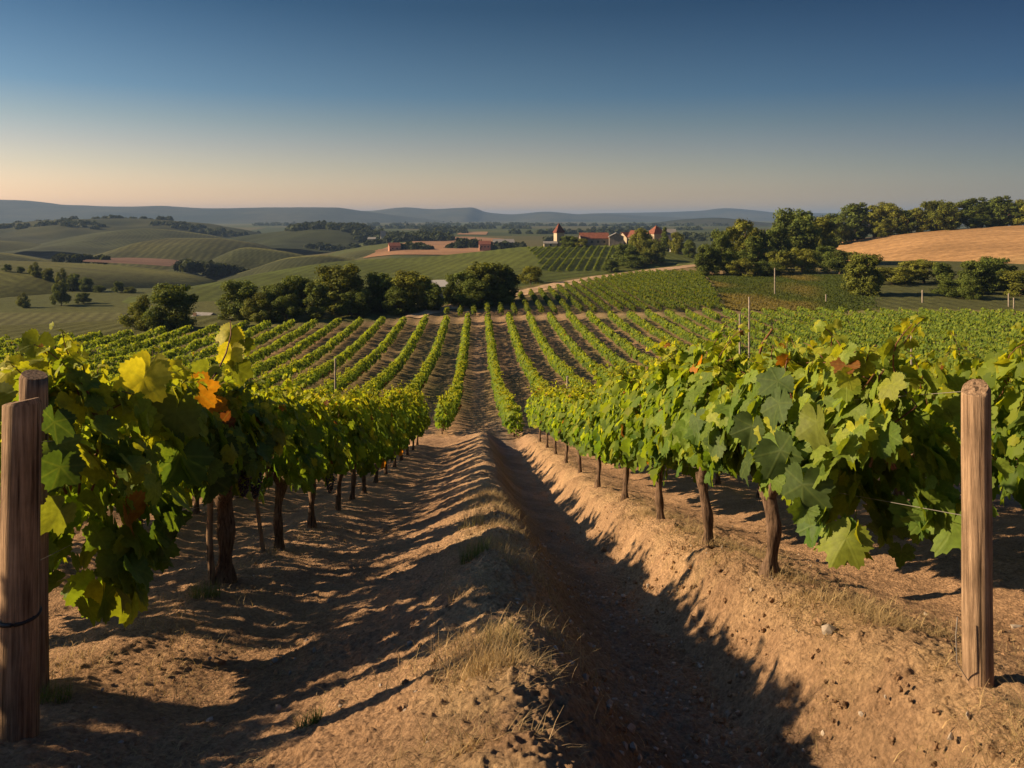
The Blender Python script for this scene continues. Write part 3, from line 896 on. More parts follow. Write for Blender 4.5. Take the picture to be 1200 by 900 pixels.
def hero_vine(u, Y, label, seed, y0, y1, zb, zt, dens, smin, smax, tpl, mat, r, h, shoots, droop=None, extra_leaves=None, extra_canes=(), gap=.3, yellow=.1, autumn=.012, thick=.36, lean=0.0, tipfac=1.0, leaf_tone=1.0):
    rg = np.random.default_rng(seed)
    v = new_vine(u, Y, label, G_NEAR)
    trunk_mesh(rg, h, r, SL, 14, True, 16, lean).build('trunk', M_bark, v)
    (a, paths) = canopy(rg, y0, y1, zb, zt, dens, smin, smax, tpl, SL, shoots, thick, yellow, autumn, gap, droop, tipfac)
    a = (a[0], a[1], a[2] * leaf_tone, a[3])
    if extra_leaves is not None: a = merge([a] + extra_leaves(rg))
    mesh_obj('foliage', a[0], a[1], mat, v, True, a[2], a[3])
    cane_mesh(rg, paths, y0, y1, zb, zt, SL, int(5 * (y1 - y0)), extra_canes).build('canes', M_cane, v)
    return v

def big_leaves(specs):
    """specs: (x, y, z, width, nx, ny, nz, rgb) in vine space, tips hanging"""
    def fn(rg):
        P = np.array([s[:3] for s in specs], float); P[:, 2] += SL * P[:, 1]
        N = np.array([s[4:7] for s in specs], float); sz = np.array([s[3] for s in specs], float); C = np.array([s[7] for s in specs], float)
        T = np.stack([rg.normal(0, .35, len(P)), rg.normal(0, .75, len(P)), -np.ones(len(P))], -1)
        return [lay_leaves(T_HI, P, N, T, sz, C * rg.uniform(.75, 1.2, (len(P), 1)), rg, 1.35)]
    return fn

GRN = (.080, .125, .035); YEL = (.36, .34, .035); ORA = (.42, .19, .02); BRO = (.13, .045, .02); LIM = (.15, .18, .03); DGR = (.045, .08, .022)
right_big = [(-.40, -1.22, 1.26, .25, -1, -.2, .5, GRN), (-.44, -.88, 1.12, .24, -1, -.9, .1, GRN), (-.44, -1.36, .98, .27, -.8, -.9, .2, GRN),
             (-.42, -1.62, .80, .29, -1, -.9, .1, GRN), (-.38, .05, 1.0, .20, -1, -.8, .4, GRN),
             (-.42, .5, 1.18, .22, -1, -.2, .6, GRN), (-.40, -1.75, 1.14, .25, -1, -.2, .3, LIM), (-.36, -1.1, 1.40, .22, -.6, -.8, .8, GRN), (-.43, -.75, .88, .22, -1, .2, .3, GRN)]
left_big = [(.20, -2.15, 1.62, .30, .4, -.7, .5, YEL), (.30, -1.9, 1.42, .34, .6, -.8, .3, LIM), (.05, -1.7, 1.72, .26, .2, -.9, .6, YEL), (-.05, -1.1, 1.70, .27, .2, -.9, .4, YEL),
            (.02, -.75, 1.62, .30, .3, -.9, .2, ORA), (.10, -.6, 1.48, .24, .4, -.8, .2, ORA), (.16, -.62, 1.34, .22, .5, -.7, .2, BRO), (.2, -.72, 1.36, .2, .7, -.5, .2, BRO),
            (-.05, -.3, 1.78, .26, .2, -.9, .3, LIM), (-.06, .40, 2.02, .24, .2, -.9, .3, YEL), (-.10, .48, 2.20, .25, .1, -1, .3, YEL), (.0, .38, 1.86, .26, .3, -.9, .2, LIM), (-.12, .30, 1.74, .24, .3, -.9, .5, YEL), (.03, .52, 2.10, .17, .5, -.9, .1, LIM),
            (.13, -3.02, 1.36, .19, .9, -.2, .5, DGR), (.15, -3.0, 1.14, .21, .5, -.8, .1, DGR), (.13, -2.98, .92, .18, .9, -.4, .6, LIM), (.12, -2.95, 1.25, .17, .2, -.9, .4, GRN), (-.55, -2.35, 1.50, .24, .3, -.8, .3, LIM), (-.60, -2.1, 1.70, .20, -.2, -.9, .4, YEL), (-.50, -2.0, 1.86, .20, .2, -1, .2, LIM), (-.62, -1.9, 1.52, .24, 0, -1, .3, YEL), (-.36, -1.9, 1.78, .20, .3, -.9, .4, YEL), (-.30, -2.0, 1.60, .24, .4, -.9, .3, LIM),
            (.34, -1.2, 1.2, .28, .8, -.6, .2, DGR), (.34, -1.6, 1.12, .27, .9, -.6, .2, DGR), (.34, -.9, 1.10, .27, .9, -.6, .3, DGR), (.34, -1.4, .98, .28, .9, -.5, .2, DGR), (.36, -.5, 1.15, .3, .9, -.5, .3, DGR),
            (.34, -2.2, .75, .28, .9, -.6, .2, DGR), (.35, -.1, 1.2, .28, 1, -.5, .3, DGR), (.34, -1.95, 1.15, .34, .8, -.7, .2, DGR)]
R0 = hero_vine(2.2, 6.0, lab_right[0], 101, -2.1, .95, .84, 1.46, 420, .11, .23, T_HI, None or leaf_mat('vine_leaf_near_sunny', .45, .58, .25, veins=True, tint=(1.7, 1.5, .5)), .060, .64, 30,
               droop=lambda y: .42 * (1 - smooth(-1.7, -.7, y)), extra_leaves=big_leaves(right_big), gap=.24, yellow=.18, autumn=0.0, tipfac=.95,
               extra_canes=[([(.05, .2, 1.35), (-.02, .22, 1.55), (.0, .15, 1.72), (.03, .02, 1.85)], [.014, .012, .01, .006])])
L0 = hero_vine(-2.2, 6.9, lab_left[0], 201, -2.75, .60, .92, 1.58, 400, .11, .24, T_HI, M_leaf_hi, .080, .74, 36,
               droop=lambda y: .52 * (1 - smooth(-2.5, -.9, y)), extra_leaves=big_leaves(left_big), gap=.22, yellow=.42, autumn=.010, tipfac=.9, leaf_tone=.85,  # leaves of this vine darkened in colour to look shaded
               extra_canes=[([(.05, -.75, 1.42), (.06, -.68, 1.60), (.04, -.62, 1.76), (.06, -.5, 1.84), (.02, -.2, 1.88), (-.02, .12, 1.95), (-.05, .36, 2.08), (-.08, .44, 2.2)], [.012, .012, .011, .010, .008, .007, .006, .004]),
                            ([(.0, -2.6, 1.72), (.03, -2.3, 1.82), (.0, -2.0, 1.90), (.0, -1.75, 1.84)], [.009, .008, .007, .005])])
add_bunch(L0, (.30, -.12, .98), 1.2); add_bunch(L0, (.33, -.55, 1.12), 1.1)
hero_specs_r = [(7.65, 102, -.85, 1.0, .74, 1.74, .055, .66), (9.6, 103, -1.0, 1.2, .68, 1.76, .053, .66), (11.9, 104, -1.15, 1.35, .66, 1.78, .050, .66)]
for i, (Y, sd, y0, y1, zb, zt, r, h) in enumerate(hero_specs_r):
    hero_vine(2.2, Y, lab_right[i + 1], sd, y0, y1, zb, zt, 330, .12, .22, T_HI if i < 1 else T_MID, M_leaf_hi if i < 1 else M_leaf, r, h, 17, gap=.24, yellow=.13, thick=.36, tipfac=1.1)
hero_specs_l = [(8.75, 202, -.60, .56, .76, 1.60, .055, .72), (10.65, 203, -.58, .58, .76, 1.60, .05, .72), (12.5, 204, -.55, .48, .74, 1.62, .045, .72)]
for i, (Y, sd, y0, y1, zb, zt, r, h) in enumerate(hero_specs_l):
    vv = hero_vine(-2.2, Y, lab_left[i + 1], sd, y0, y1, zb, zt, 330, .12, .22, T_HI if i < 1 else T_MID, M_leaf_hi if i < 1 else M_leaf, r, h, 12, gap=.24, yellow=.13, thick=.36, lean=.05 * (-1) ** i)
    if i == 1: add_bunch(vv, (.26, -.2, .74), 1.2)

# --- shared mid-distance vines
protos = []
for k in range(5):
    rg = np.random.default_rng(300 + k)
    a, paths = canopy(rg, -1.25, 1.25, .66, 1.66, 250, .12, .22, T_MID if k < 2 else T_LOW, SL, 18, .36, .12, .01, .24)
    tm = trunk_mesh(rg, .66, .046, SL, 9, True, 10)
    cm = cane_mesh(rg, paths, -1.2, 1.2, .52, 1.68, SL, 8)
    protos.append({'a': a, 't': tm, 'c': cm, 'first': None})
def mid_vine(k, u, Y, label, group, sc=(1, 1, 1)):
    pr = protos[k]
    v = new_vine(u, Y, label, group)
    v.scale = sc
    if pr['first'] is None:
        a = pr['a']
        f = mesh_obj('foliage', a[0], a[1], M_leaf, v, True, a[2], a[3])
        t = pr['t'].build('trunk', M_bark, v); c = pr['c'].build('canes', M_cane, v)
        pr['first'] = (t, f, c)
    else:
        for s_ in pr['first']: part_copy(s_, v)
    return v
j = 0
for side, lst, name in ((2.2, near_right, 'sunlit'), (-2.2, near_left, 'dark')):
    for i, Y in enumerate(lst):
        if i < 4: continue
        sp = (lst[i + 1] - Y) if i + 1 < len(lst) else Y - lst[i - 1]
        mid_vine(j % 2 if i < 8 else 2 + j % 3, side, Y, '%s vine from the end post in the %s foreground row' % (ordw[i], name), G_NEAR, (1, sp * (1.12 if side > 0 else .68) / 2.5 * 1.05, random.uniform(.96, 1.05)))
        j += 1
for side, nm in ((4.5, 'row behind the sunlit foreground row'), (-4.5, 'row behind the dark foreground row'), (6.8, 'third row out beyond the sunlit row'), (-6.8, 'third row out beyond the dark row')):
    Y = 6.3 if abs(side) < 5 else 8.6
    i = 0
    while Y < 29.5:
        mid_vine(j % 5, side, Y, '%s vine in the %s' % (ordw[i], nm), G_NEAR, (1, .92, random.uniform(.95, 1.05)))
        ALL_VINES.append((side, Y)); Y += 2.15; j += 1; i += 1

# unseen vine added in line with the second shaded row, shading the near ground
mid_vine(0, -4.5, 3.1, 'unseen vine added to shade the near ground, out to the side of the black-banded post', G_NEAR, (1, .85, 1.0))

# ------------------------------------------------------------------ the valley vineyard
# one by one nearest the viewer, the rest as one mass
n_near = 1 + 1 + 1 + 6 + (len(near_right) - 4) + (len(near_left) - 4) + len(ALL_VINES)
vp = []
for k in range(3):
    rg = np.random.default_rng(400 + k)
    a, paths = canopy(rg, -.80, .80, .35, 1.5, 120, .16, .27, T_LOW, -.15, 4, .30, .06, .004, .18)
    vp.append({'a': a, 't': trunk_mesh(rg, .5, .04, -.15, 6, False, 4), 'first': None})
def sil(px):           # top edge of the foreground rows in the photograph
    return np.interp(px, [0, 280, 400, 450, 500, 530, 590, 620, 700, 800, 900, 1200], [405, 432, 445, 470, 492, 545, 545, 500, 465, 442, 402, 398])
cand = []
for k in range(-26, 28):
    u = 1.5 + 3 * k
    for Y in np.arange(34.0, 90, 1.45):
        x, y = row_xy(u, Y); px = 600 + x / Y * F
        if px < -10 or px > 1210: continue
        z = float(-pchip(Y, H_D, H_V)) + 1.5
        py = HY - z / Y * F
        if py > sil(px) + 4: continue
        cand.append((Y, u, k))
cand.sort()
n_ind = 296 - n_near
G_VAL = 'vines in the valley rows'
IND = set()
for i, (Y, u, k) in enumerate(cand[:n_ind]):
    pr = vp[int(rng.integers(3))]
    v = new_vine(u + rng.normal(0, .04), Y, 'trellised vine in a leafy hedge-like row on the valley floor below', G_VAL, math.pi if rng.random() < 0 else 0)
    v.scale = (rng.uniform(.85, 1.15), 1, rng.uniform(.72, .95))
    if pr['first'] is None:
        a = pr['a']
        f = mesh_obj('foliage', a[0], a[1], M_leaf_far, v, True, a[2], a[3]); t = pr['t'].build('trunk', M_bark, v)
        pr['first'] = (t, f)
    else:
        for s_ in pr['first']: part_copy(s_, v)
    IND.add((k, round(Y, 2)))
print('individual vines', n_near + min(n_ind, len(cand)), 'deepest', cand[min(n_ind, len(cand)) - 1][0])

def row_leaves(rg, X, Y, Z, h, w, size, dens_noise=True, tpl=T_XS, dark=1.0):
    """scatter leaf sprays round hedge spine points (X,Y,Z)"""
    m = len(X)
    f = rg.random(m) ** .8
    side = np.where(rg.random(m) < .5, -1, 1)
    half = w * np.interp(f, [0, .3, .7, 1], [.6, 1, .85, .3])
    x = X + side * half * (1 - .7 * rg.random(m) ** 2) + rg.normal(0, .05, m)
    z = Z + h * (.22 + .78 * f) * (.9 + .22 * vnoise(X * .9 + Y * 1.3, Y * .9, 91))
    P = np.stack([x, Y, z], -1)
    nr = np.stack([side * rg.uniform(.4, 1.1, m), rg.normal(0, .5, m), rg.uniform(0, .9, m) + f * .4], -1)
    tp = np.stack([side * rg.uniform(0, .5, m), rg.normal(0, .6, m), -np.ones(m)], -1)
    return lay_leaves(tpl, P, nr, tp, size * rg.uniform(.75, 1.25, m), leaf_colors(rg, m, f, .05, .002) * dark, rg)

rg = np.random.default_rng(77)
Xs, Ys, Ss = [], [], []
for k in range(-45, 50):
    u = 1.5 + 3 * k
    Yf = np.arange(33.6, 205, 1.45) + .0
    x = u - YAW * Yf
    de = edge_d(x, Yf)
    ok = (np.abs(x / Yf) < .80)
    low = (Yf < de - 1.5)
    up = (Yf > de + 4) & (x > trackx(Yf) + 3.5) & (x / Yf < .262 + (Yf - 135) * -.0004) & (Yf < 203)
    ok &= low
    for Y_, x_, l_ in zip(Yf[ok], x[ok], low[ok]):
        if (k, round(float(Y_) + .4, 2)) in IND: continue
        n = int(np.interp(Y_, [34, 60, 90, 130, 190], [120, 110, 80, 60, 45]) * (1 if l_ else .8))
        if rg.random() < .03: continue
        n = int(n * rg.uniform(.6, 1.15))
        Xs.append(x_ + YAW * 0 + rg.normal(0, .06) + np.zeros(n)); yy = Y_ + rg.uniform(-.75, .75, n); Ys.append(yy)
        Ss.append(np.full(n, np.interp(Y_, [34, 80, 190], [.24, .30, .40])))
Xs = np.concatenate(Xs); Ys = np.concatenate(Ys); Ss = np.concatenate(Ss)
a = row_leaves(rg, Xs, Ys, base_z(Xs, Ys), 1.18, .38, Ss, dark=.9)
o = mesh_obj('vineyard_rows', a[0], a[1], M_leaf_far, None, True, a[2])
tag(o, 'mass of green vine rows filling the valley slope', None, None, 'stuff')
print('valley leaf faces', sum(len(p) for p in a[1]))

# the upper block past the cross track: lower, closer rows, shade painted into leaves
Xu, Yu = [], []
for k in range(-30, 60):
    u = 1.5 + 2.1 * k
    Yf = np.arange(118, 203, .7); x = u - YAW * Yf
    de = edge_d(x, Yf)
    ok = (Yf > de + 4) & (x > trackx(Yf) + 3.0) & (x / Yf < .262 + (Yf - 135) * -.0004)
    Xu.append(x[ok]); Yu.append(Yf[ok])
Xu = np.repeat(np.concatenate(Xu), 17); Yu = np.repeat(np.concatenate(Yu), 17) + 0.0
Xu = Xu + rg.normal(0, .07, len(Xu)); Yu = Yu + rg.uniform(-.4, .4, len(Yu))
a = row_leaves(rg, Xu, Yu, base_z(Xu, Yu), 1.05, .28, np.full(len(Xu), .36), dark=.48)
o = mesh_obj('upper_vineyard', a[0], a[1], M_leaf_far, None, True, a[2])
tag(o, 'closer vine rows, coloured dark as if in shade, beyond the pale cross track', None, None, 'stuff')

# rough grass on the bank before the grove
Yg = 127 + 70 * rg.random(52000); rg_ = rg.uniform(.235, .47, len(Yg)); Xg = rg_ * Yg
kp = (rg.random(len(Yg)) > smooth(.40, .47, rg_)) & (Yg > edge_d(Xg, Yg) + 3) & (rg_ > .262 - (Yg - 135) * .0004 + .006)
Xg, Yg, rg_ = Xg[kp], Yg[kp], rg_[kp]; mg = len(Xg)
cg = (np.array([.065, .090, .020]) + (np.array([.17, .145, .048]) - np.array([.065, .090, .020])) * smooth(.42, .75, vnoise(Xg * .10, Yg * .07, 16))[:, None] * (1 - smooth(.36, .40, rg_))[:, None]) * rg.uniform(.7, 1.25, (mg, 1))
a = lay_leaves(T_XS, np.stack([Xg, Yg, base_z(Xg, Yg) + .05], -1), np.stack([rg.normal(0, 1, mg), rg.normal(0, .6, mg), np.full(mg, .4)], -1), np.stack([rg.normal(0, .4, mg), rg.normal(0, .4, mg), np.ones(mg)], -1), rg.uniform(.25, .5, mg), cg, rg)
o = mesh_obj('bank_grass', a[0], a[1], M_leaf_far, None, True, a[2])
tag(o, 'rough green and golden grass on the bank before the grove', None, None, 'stuff')

# hillside vineyard below the farm: low dark hedges running up the slope
Xs, Ys = [], []
hc = HILLS['castle']
for k in range(-30, 40):
    for t in np.arange(0, 1, .012):
        Y_ = 300 + 86 * t; x_ = 14 + 3.4 * k + (Y_ - 300) * .17
        px = 600 + x_ / Y_ * F
        if px < 618 + (1 - t) * 18 or px > 738 - (1 - t) * 20: continue
        if .42 < t < .46: continue
        Xs.append(x_); Ys.append(Y_)
Xs = np.repeat(np.array(Xs), 14) ; Ys = np.repeat(np.array(Ys), 14) + rg.uniform(-.6, .6, len(Xs))
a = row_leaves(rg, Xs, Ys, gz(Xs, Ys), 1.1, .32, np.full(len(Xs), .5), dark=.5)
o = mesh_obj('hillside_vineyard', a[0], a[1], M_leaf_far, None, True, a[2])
tag(o, 'striped vineyard rows on the slope below the farm', None, None, 'stuff')

# ------------------------------------------------------------------ posts
def post_mesh(h, r, seed, sides=28, groove=None, flat=0.0):
    mb = MB(); rg = np.random.default_rng(seed)
    zs = [-.25, -.1, 0, .12, .3, .5, .75, 1, 1.25, 1.5, 1.75, 2, 2.3, 2.6, 3]
    zs = [z for z in zs if z < h - .03] + [h - .012, h]
    rad = [r * (1.04 - .05 * z / h) for z in zs]; rad[-1] *= .90
    ph = rg.uniform(0, 6, 4)
    def jit(i, k):
        t = k * 2 * math.pi / sides; z = zs[i]
        j = 1 + .02 * math.sin(3 * t + ph[0] + z * .8) + .015 * math.sin(7 * t + ph[1] - z * 1.5)
        for g in (groove or ()):
            d = (t - g[0] - .05 * math.sin(z * 3) + math.pi) % (2 * math.pi) - math.pi
            j -= g[1] * math.exp(-(d / g[2]) ** 2)
        return j
    mb.tube([(rg.normal(0, .002), rg.normal(0, .002), z) for z in zs], rad, sides, True, jit)
    return mb
def post(u_px, Y, h, r, label, seed, mat, groove=None, cat='post', name='wooden_post', x=None, tilt=(0, 0), group=None):
    X = (u_px - 600) / F * Y; z = float(gz(X, Y))
    o = post_mesh(h, r, seed, 28 if Y < 10 else 12, groove).build(name, mat)
    o.location = (X, Y, z); o.rotation_euler = (tilt[0], tilt[1], 0)
    tag(o, label, cat, group)
    return o
PX, PY_ = (1146 - 600) / F * 3.5, 3.5
zr = float(base_z(PX, PY_))
pr_ = thing('wooden_post', 'weathered sunlit wooden end post dappled by leaf shade at the near end of the row', 'post', (PX, PY_, zr))
b_ = post_mesh(-zr - (454 - HY) / F * PY_, .058, 1, 72, [(4.9, .12, .05), (5.6, .06, .04), (1.2, .05, .05), (4.2, .06, .035), (3.6, .05, .04)]).build('post_body', M_post, pr_); b_.rotation_euler = (0, math.radians(-.4), 0)
mb = MB(); mb.tube([(-.05, -.02, .0), (-.12, -.05, .10), (-.125, -.05, .22), (-.118, -.05, .30)], .0022, 6); mb.build('tie_wire', M_wire, pr_)
PX, PY_ = (22 - 600) / F * 3.45, 3.45
zl = -(880 - HY) / F * PY_
pl_ = thing('wooden_post', 'thick weathered end post with a black band, shaded side facing, at the dark row', 'post', (PX, PY_, zl))
b_ = post_mesh(-zl - (470 - HY) / F * PY_, .074, 2, 72, [(5.6, .12, .05), (4.3, .07, .04), (5.0, .05, .03), (.6, .06, .1)]).build('post_body', M_post, pl_); b_.rotation_euler = (0, math.radians(.55), 0)
mb = MB()
zt_ = -zl - (726 - HY) / F * PY_ + .02
mb.tube([(.080 * math.cos(t), .080 * math.sin(t), zt_ + .006 * math.sin(t)) for t in np.linspace(0, 6.283, 33)], .009, 8)
mb.build('tie_band', M_tie, pl_)
PX, PY_ = (40 - 600) / F * 4.0, 4.0
zl = float(base_z(PX, PY_))
o = post_mesh(-zl - (439 - HY) / F * PY_, .064, 3, 48, [(5.2, .10, .05), (4.5, .05, .04)]).build('wooden_post', M_post)
o.location = (PX, PY_, zl); tag(o, 'second weathered post standing just behind the black-banded end post', 'post')
FP = [(878, 76, 348, .09, M_greypost, 'tall pale grey pole above the sunlit row, taller of a pair'),
      (867, 68, 368, .085, M_greypost, 'short pale wooden pole beside a taller grey pole over the sunlit row'),
      (908, 150, 314, .12, M_greypost, 'slim grey pole alone on the grassy bank before the dark grove'),
      (665, 44, 441, .06, M_greypost, 'thin white stake poking up from the valley row behind the sunlit row'),
      (393, 46, 420, .06, M_greypost, 'thin pale stake standing behind the dark foreground row'),
      (1068, 70, 379, .075, M_greypost, 'short brown post among vines behind the right side row'),
      (1081, 137, 340, .14, M_greypost, 'stubby brown post at the field edge below dark bushes'),
      (1182, 132, 344, .11, M_greypost, 'pale post at the field edge, taller of two near the broad bush'),
      (1188, 130, 349, .10, M_greypost, 'pale post at the field edge, shorter of two near the broad bush'),
      (968, 138, 345, .11, M_greypost, 'small grey post at the foot of the grassy bank')]
for px, D, ty, r, mt, lb in FP:
    X = (px - 600) / F * D; z = float(gz(X, D)); h = -(ty - HY) / F * D - z
    post(px, D, max(h, .8), r, lb, int(px), mt, group='posts standing in the vineyard')
# leaning stake at the second shaded vine
x, y = row_xy(-2.36, 8.7); z = float(base_z(x, y))
mb = MB(); mb.tube([(-.10, 0, .85), (-.04, 0, .4), (.03, 0, -.1)], [.02, .022, .024], 8)
o = mb.build('wooden_stake', M_post); o.location = (x, y, z); tag(o, 'thin leaning stake against a shaded vine trunk', 'stake')
x, y = row_xy(-2.27, 6.82); z = float(base_z(x, y))
mb = MB(); mb.tube([(-.02, 0, .75), (-.03, 0, .4), (.0, 0, -.1)], [.026, .028, .03], 8)
o = mb.build('wooden_stake', M_post); o.location = (x, y, z); tag(o, 'short thick stake tight beside the nearest shaded trunk', 'stake')
# trellis wires
for u, nm, cat_y in ((2.19, 'sunlit', 3.5), (-2.0, 'dark', 3.45)):
    for k, hz in enumerate((.72, 1.28)):
        pts = []
        for Y in np.linspace(cat_y, 30, 30):
            x, y = row_xy(u if Y < 4.2 else math.copysign(2.2, u), Y); pts.append((x, y, float(-pchip(Y, H_D, H_V)) + hz + (-.2 if u < 0 else .03)))
        mb = MB(); mb.tube(pts, .0015, 4)
        tag(mb.build('trellis_wire', M_wire), '%s trellis wire running through the %s foreground row' % (('lower', 'upper')[k], nm), 'wire', 'trellis wires')

# ------------------------------------------------------------------ trees
def crown(seed, style):
    rg = np.random.default_rng(seed)
    lob = []
    if style == 'round':
        n = 46
        for i in range(n):
            z = .05 + .85 * (i + rg.random()) / n; prof = math.sqrt(max(.02, 1 - ((z - .40) / .60) ** 2))
            a = rg.uniform(0, 6.3); rr = .36 * prof * rg.uniform(.35, 1) ** .6
            lob.append((rr * math.cos(a) * 1.12, rr * math.sin(a) * 1.12, z, rg.uniform(.07, .15)))
        lob += [(0, 0, .20, .24), (0, 0, .42, .30), (0, 0, .66, .24), (.05, 0, .86, .13)]
    elif style == 'tall':
        for i in range(38):
            z = .05 + .87 * (i + rg.random()) / 38; prof = math.sqrt(max(.03, 1 - ((z - .5) / .54) ** 2))
            a = rg.uniform(0, 6.3); rr = .26 * prof * rg.uniform(.2, 1)
            lob.append((rr * math.cos(a), rr * math.sin(a), z, rg.uniform(.06, .12)))
        lob += [(0, 0, .5, .2), (0, 0, .74, .14)]
    elif style == 'bush':
        for i in range(30):
            a = rg.uniform(0, 6.3); z = rg.uniform(.08, .82); rr = .44 * math.sqrt(max(.05, 1 - ((z - .25) / .7) ** 2)) * rg.uniform(.2, 1)
            lob.append((rr * math.cos(a), rr * math.sin(a), z, rg.uniform(.09, .18)))
    else:   # cone
        for i in range(14):
            z = .08 + .86 * i / 13; rr = .13 * (1 - z) * 1.6; a = i * 2.4
            lob.append((rr * .5 * math.cos(a), rr * .5 * math.sin(a), z, .05 + .11 * (1 - z)))
    hue_ = (seed // 13 % 3) / 2.0
    dark_, lite_ = np.array([.080, .110, .022]), np.array([.150, .165, .026])
    P, N, C = [], [], []
    for (x, y, z, r) in lob:
        n = int(4200 * r * r * 4) + 40
        d = unit(rg.normal(0, 1, (n, 3))); rad = r * (1 - .55 * rg.random(n) ** 2.5) * (1 + .22 * rg.normal(0, 1, n) * .6)
        p = np.array([x, y, z]) + d * rad[:, None] * np.array([1, 1, .85])
        tone = rg.uniform(.65, 1.35)
        keep = vnoise(p[:, 0] * 9 + 50, p[:, 2] * 9 + p[:, 1] * 7 + 50, seed) > .26
        P.append(p[keep]); N.append((d + rg.normal(0, .45, (n, 3)) + np.array([0, 0, .25]))[keep])
        base = (dark_ + (lite_ - dark_) * hue_) * tone
        C.append((base * rg.uniform(.7, 1.35, (n, 1)) + np.array([.03, .016, 0]) * rg.random((n, 1)) ** 3)[keep])
    P = np.concatenate(P); N = np.concatenate(N); C = np.concatenate(C)
    P[:, 2] = np.maximum(P[:, 2], .015)
    top = P[:, 2].max(); P[:, 2] /= top
    tp = rg.normal(0, 1, P.shape) + np.array([0, 0, -.6])
    sz = rg.uniform(.024, .046, len(P))
    return lay_leaves(T_XS, P, N, tp, sz, C, rg, 1.0)
def tree_trunk(seed, style):
    rg = np.random.default_rng(seed); mb = MB()
    hgt = .62 if style != 'bush' else .4
    pts = [(.012 * math.sin(i), .012 * math.cos(i * 1.7), -.03 + hgt * i / 6) for i in range(7)]
    mb.tube(pts, [.030 - .0032 * i for i in range(7)], 8)
    for k in range(6):
        z0 = rg.uniform(.16, .5) * (hgt / .62); a = rg.uniform(0, 6.3); ln = rg.uniform(.18, .32)
        mb.tube([(0, 0, z0), (ln * .5 * math.cos(a), ln * .5 * math.sin(a), z0 + ln * .45), (ln * math.cos(a), ln * math.sin(a), z0 + ln * .95)], [.014, .009, .004], 6)
    return mb
TP = {}
for st, cnt in (('round', 5), ('tall', 4), ('bush', 4), ('cone', 1)):
    TP[st] = []
    for k in range(cnt):
        s_ = 500 + k * 13 + len(st) * 71
        TP[st].append({'a': crown(s_, st), 't': tree_trunk(s_, st), 'first': None})
def tree(px, top, D, w_px, style, label, group, k=None, name=None, lift=0.0):
    X, z = at(px, D)
    z = z + lift
    h = -(top - HY) / F * D - z
    h = max(h, 1.5); w = w_px / F * D
    w *= 1.02
    natural = {'round': .98, 'tall': .68, 'bush': 1.1, 'cone': .34}[style] * h
    pr = TP[style][(int(px) + int(D)) % len(TP[style]) if k is None else k % len(TP[style])]
    o = thing(name or ('shrub' if style == 'bush' else 'tree'), label, 'shrub' if style == 'bush' else 'tree', (X, D, z - .05), (px * 1.7 + D) % 6.28, group)
    s_ = w / natural
    o.scale = (h * s_, h * s_, h)
    if pr['first'] is None:
        a = pr['a']
        c = mesh_obj('crown', a[0], a[1], M_tree, o, True, a[2]); t = pr['t'].build('trunk', M_tree_bark, o)
        pr['first'] = (t, c)
    else:
        for s2 in pr['first']: part_copy(s2, o)
    return o
GL = 'trees along the far edge of the valley vineyard'
for a in [
 (203, 331, 117, 62, 'round', 'broad rounded dark tree standing alone at the far vineyard edge'),
 (164, 343, 118, 40, 'bush', 'lower bushy tree clinging to the sunny side of the lone rounded tree'),
 (282, 327, 129, 52, 'round', 'yellow-lit round tree at the sunny end of the long tree belt'),
 (318, 331, 132, 54, 'bush', 'low dense tree second from the sunny end of the long belt'),
 (346, 321, 135, 46, 'round', 'yellow-green tree in the middle of the long tree belt'),
 (372, 330, 128, 36, 'tall', 'slim pale tree standing out in front of the tallest belt tree'),
 (396, 309, 136, 66, 'round', 'tallest dark tree of the belt, with a full crown'),
 (424, 335, 134, 40, 'bush', 'dark bushy tree filling the gap after the tallest belt tree'),
 (446, 318, 138, 40, 'round', 'light green round tree in the belt before the white shed'),
 (484, 316, 139, 54, 'round', 'broad dark tree immediately before the white roofed shed'),
 (508, 330, 137, 34, 'bush', 'small dark shrub tucked beside the white roofed shed'),
 (538, 317, 144, 38, 'round', 'dark tree just past the white roofed shed'),
 (566, 306, 147, 56, 'round', 'big dark round tree near the start of the dirt track'),
 (592, 310, 150, 40, 'tall', 'tall dark tree on the end of the belt next to the dirt track'),
 (556, 325, 141, 50, 'bush', 'low dark bush under the big round tree by the dirt track'),
 (302, 341, 124, 40, 'bush', 'low bush filling the foot of the belt under its yellow-lit end tree'),
 (336, 343, 125, 40, 'bush', 'low bush at the foot of the yellow-green middle belt tree'),
 (412, 340, 130, 40, 'bush', 'low dark bush at the foot of the tallest belt tree'),
 (464, 335, 133, 44, 'bush', 'low bush under the light green round belt tree'),
 (582, 331, 146, 40, 'bush', 'low bush under the tall end tree by the dirt track'),
 (622, 311, 176, 34, 'bush', 'separate olive bush beside the dirt track below the striped slope'),
]:
    a = list(a)
    if a[2] < 155: a[2] = a[2] * .93; a[3] *= 1.1
    tree(*a, GL)
GR = 'trees of the grove before the stubble hill'
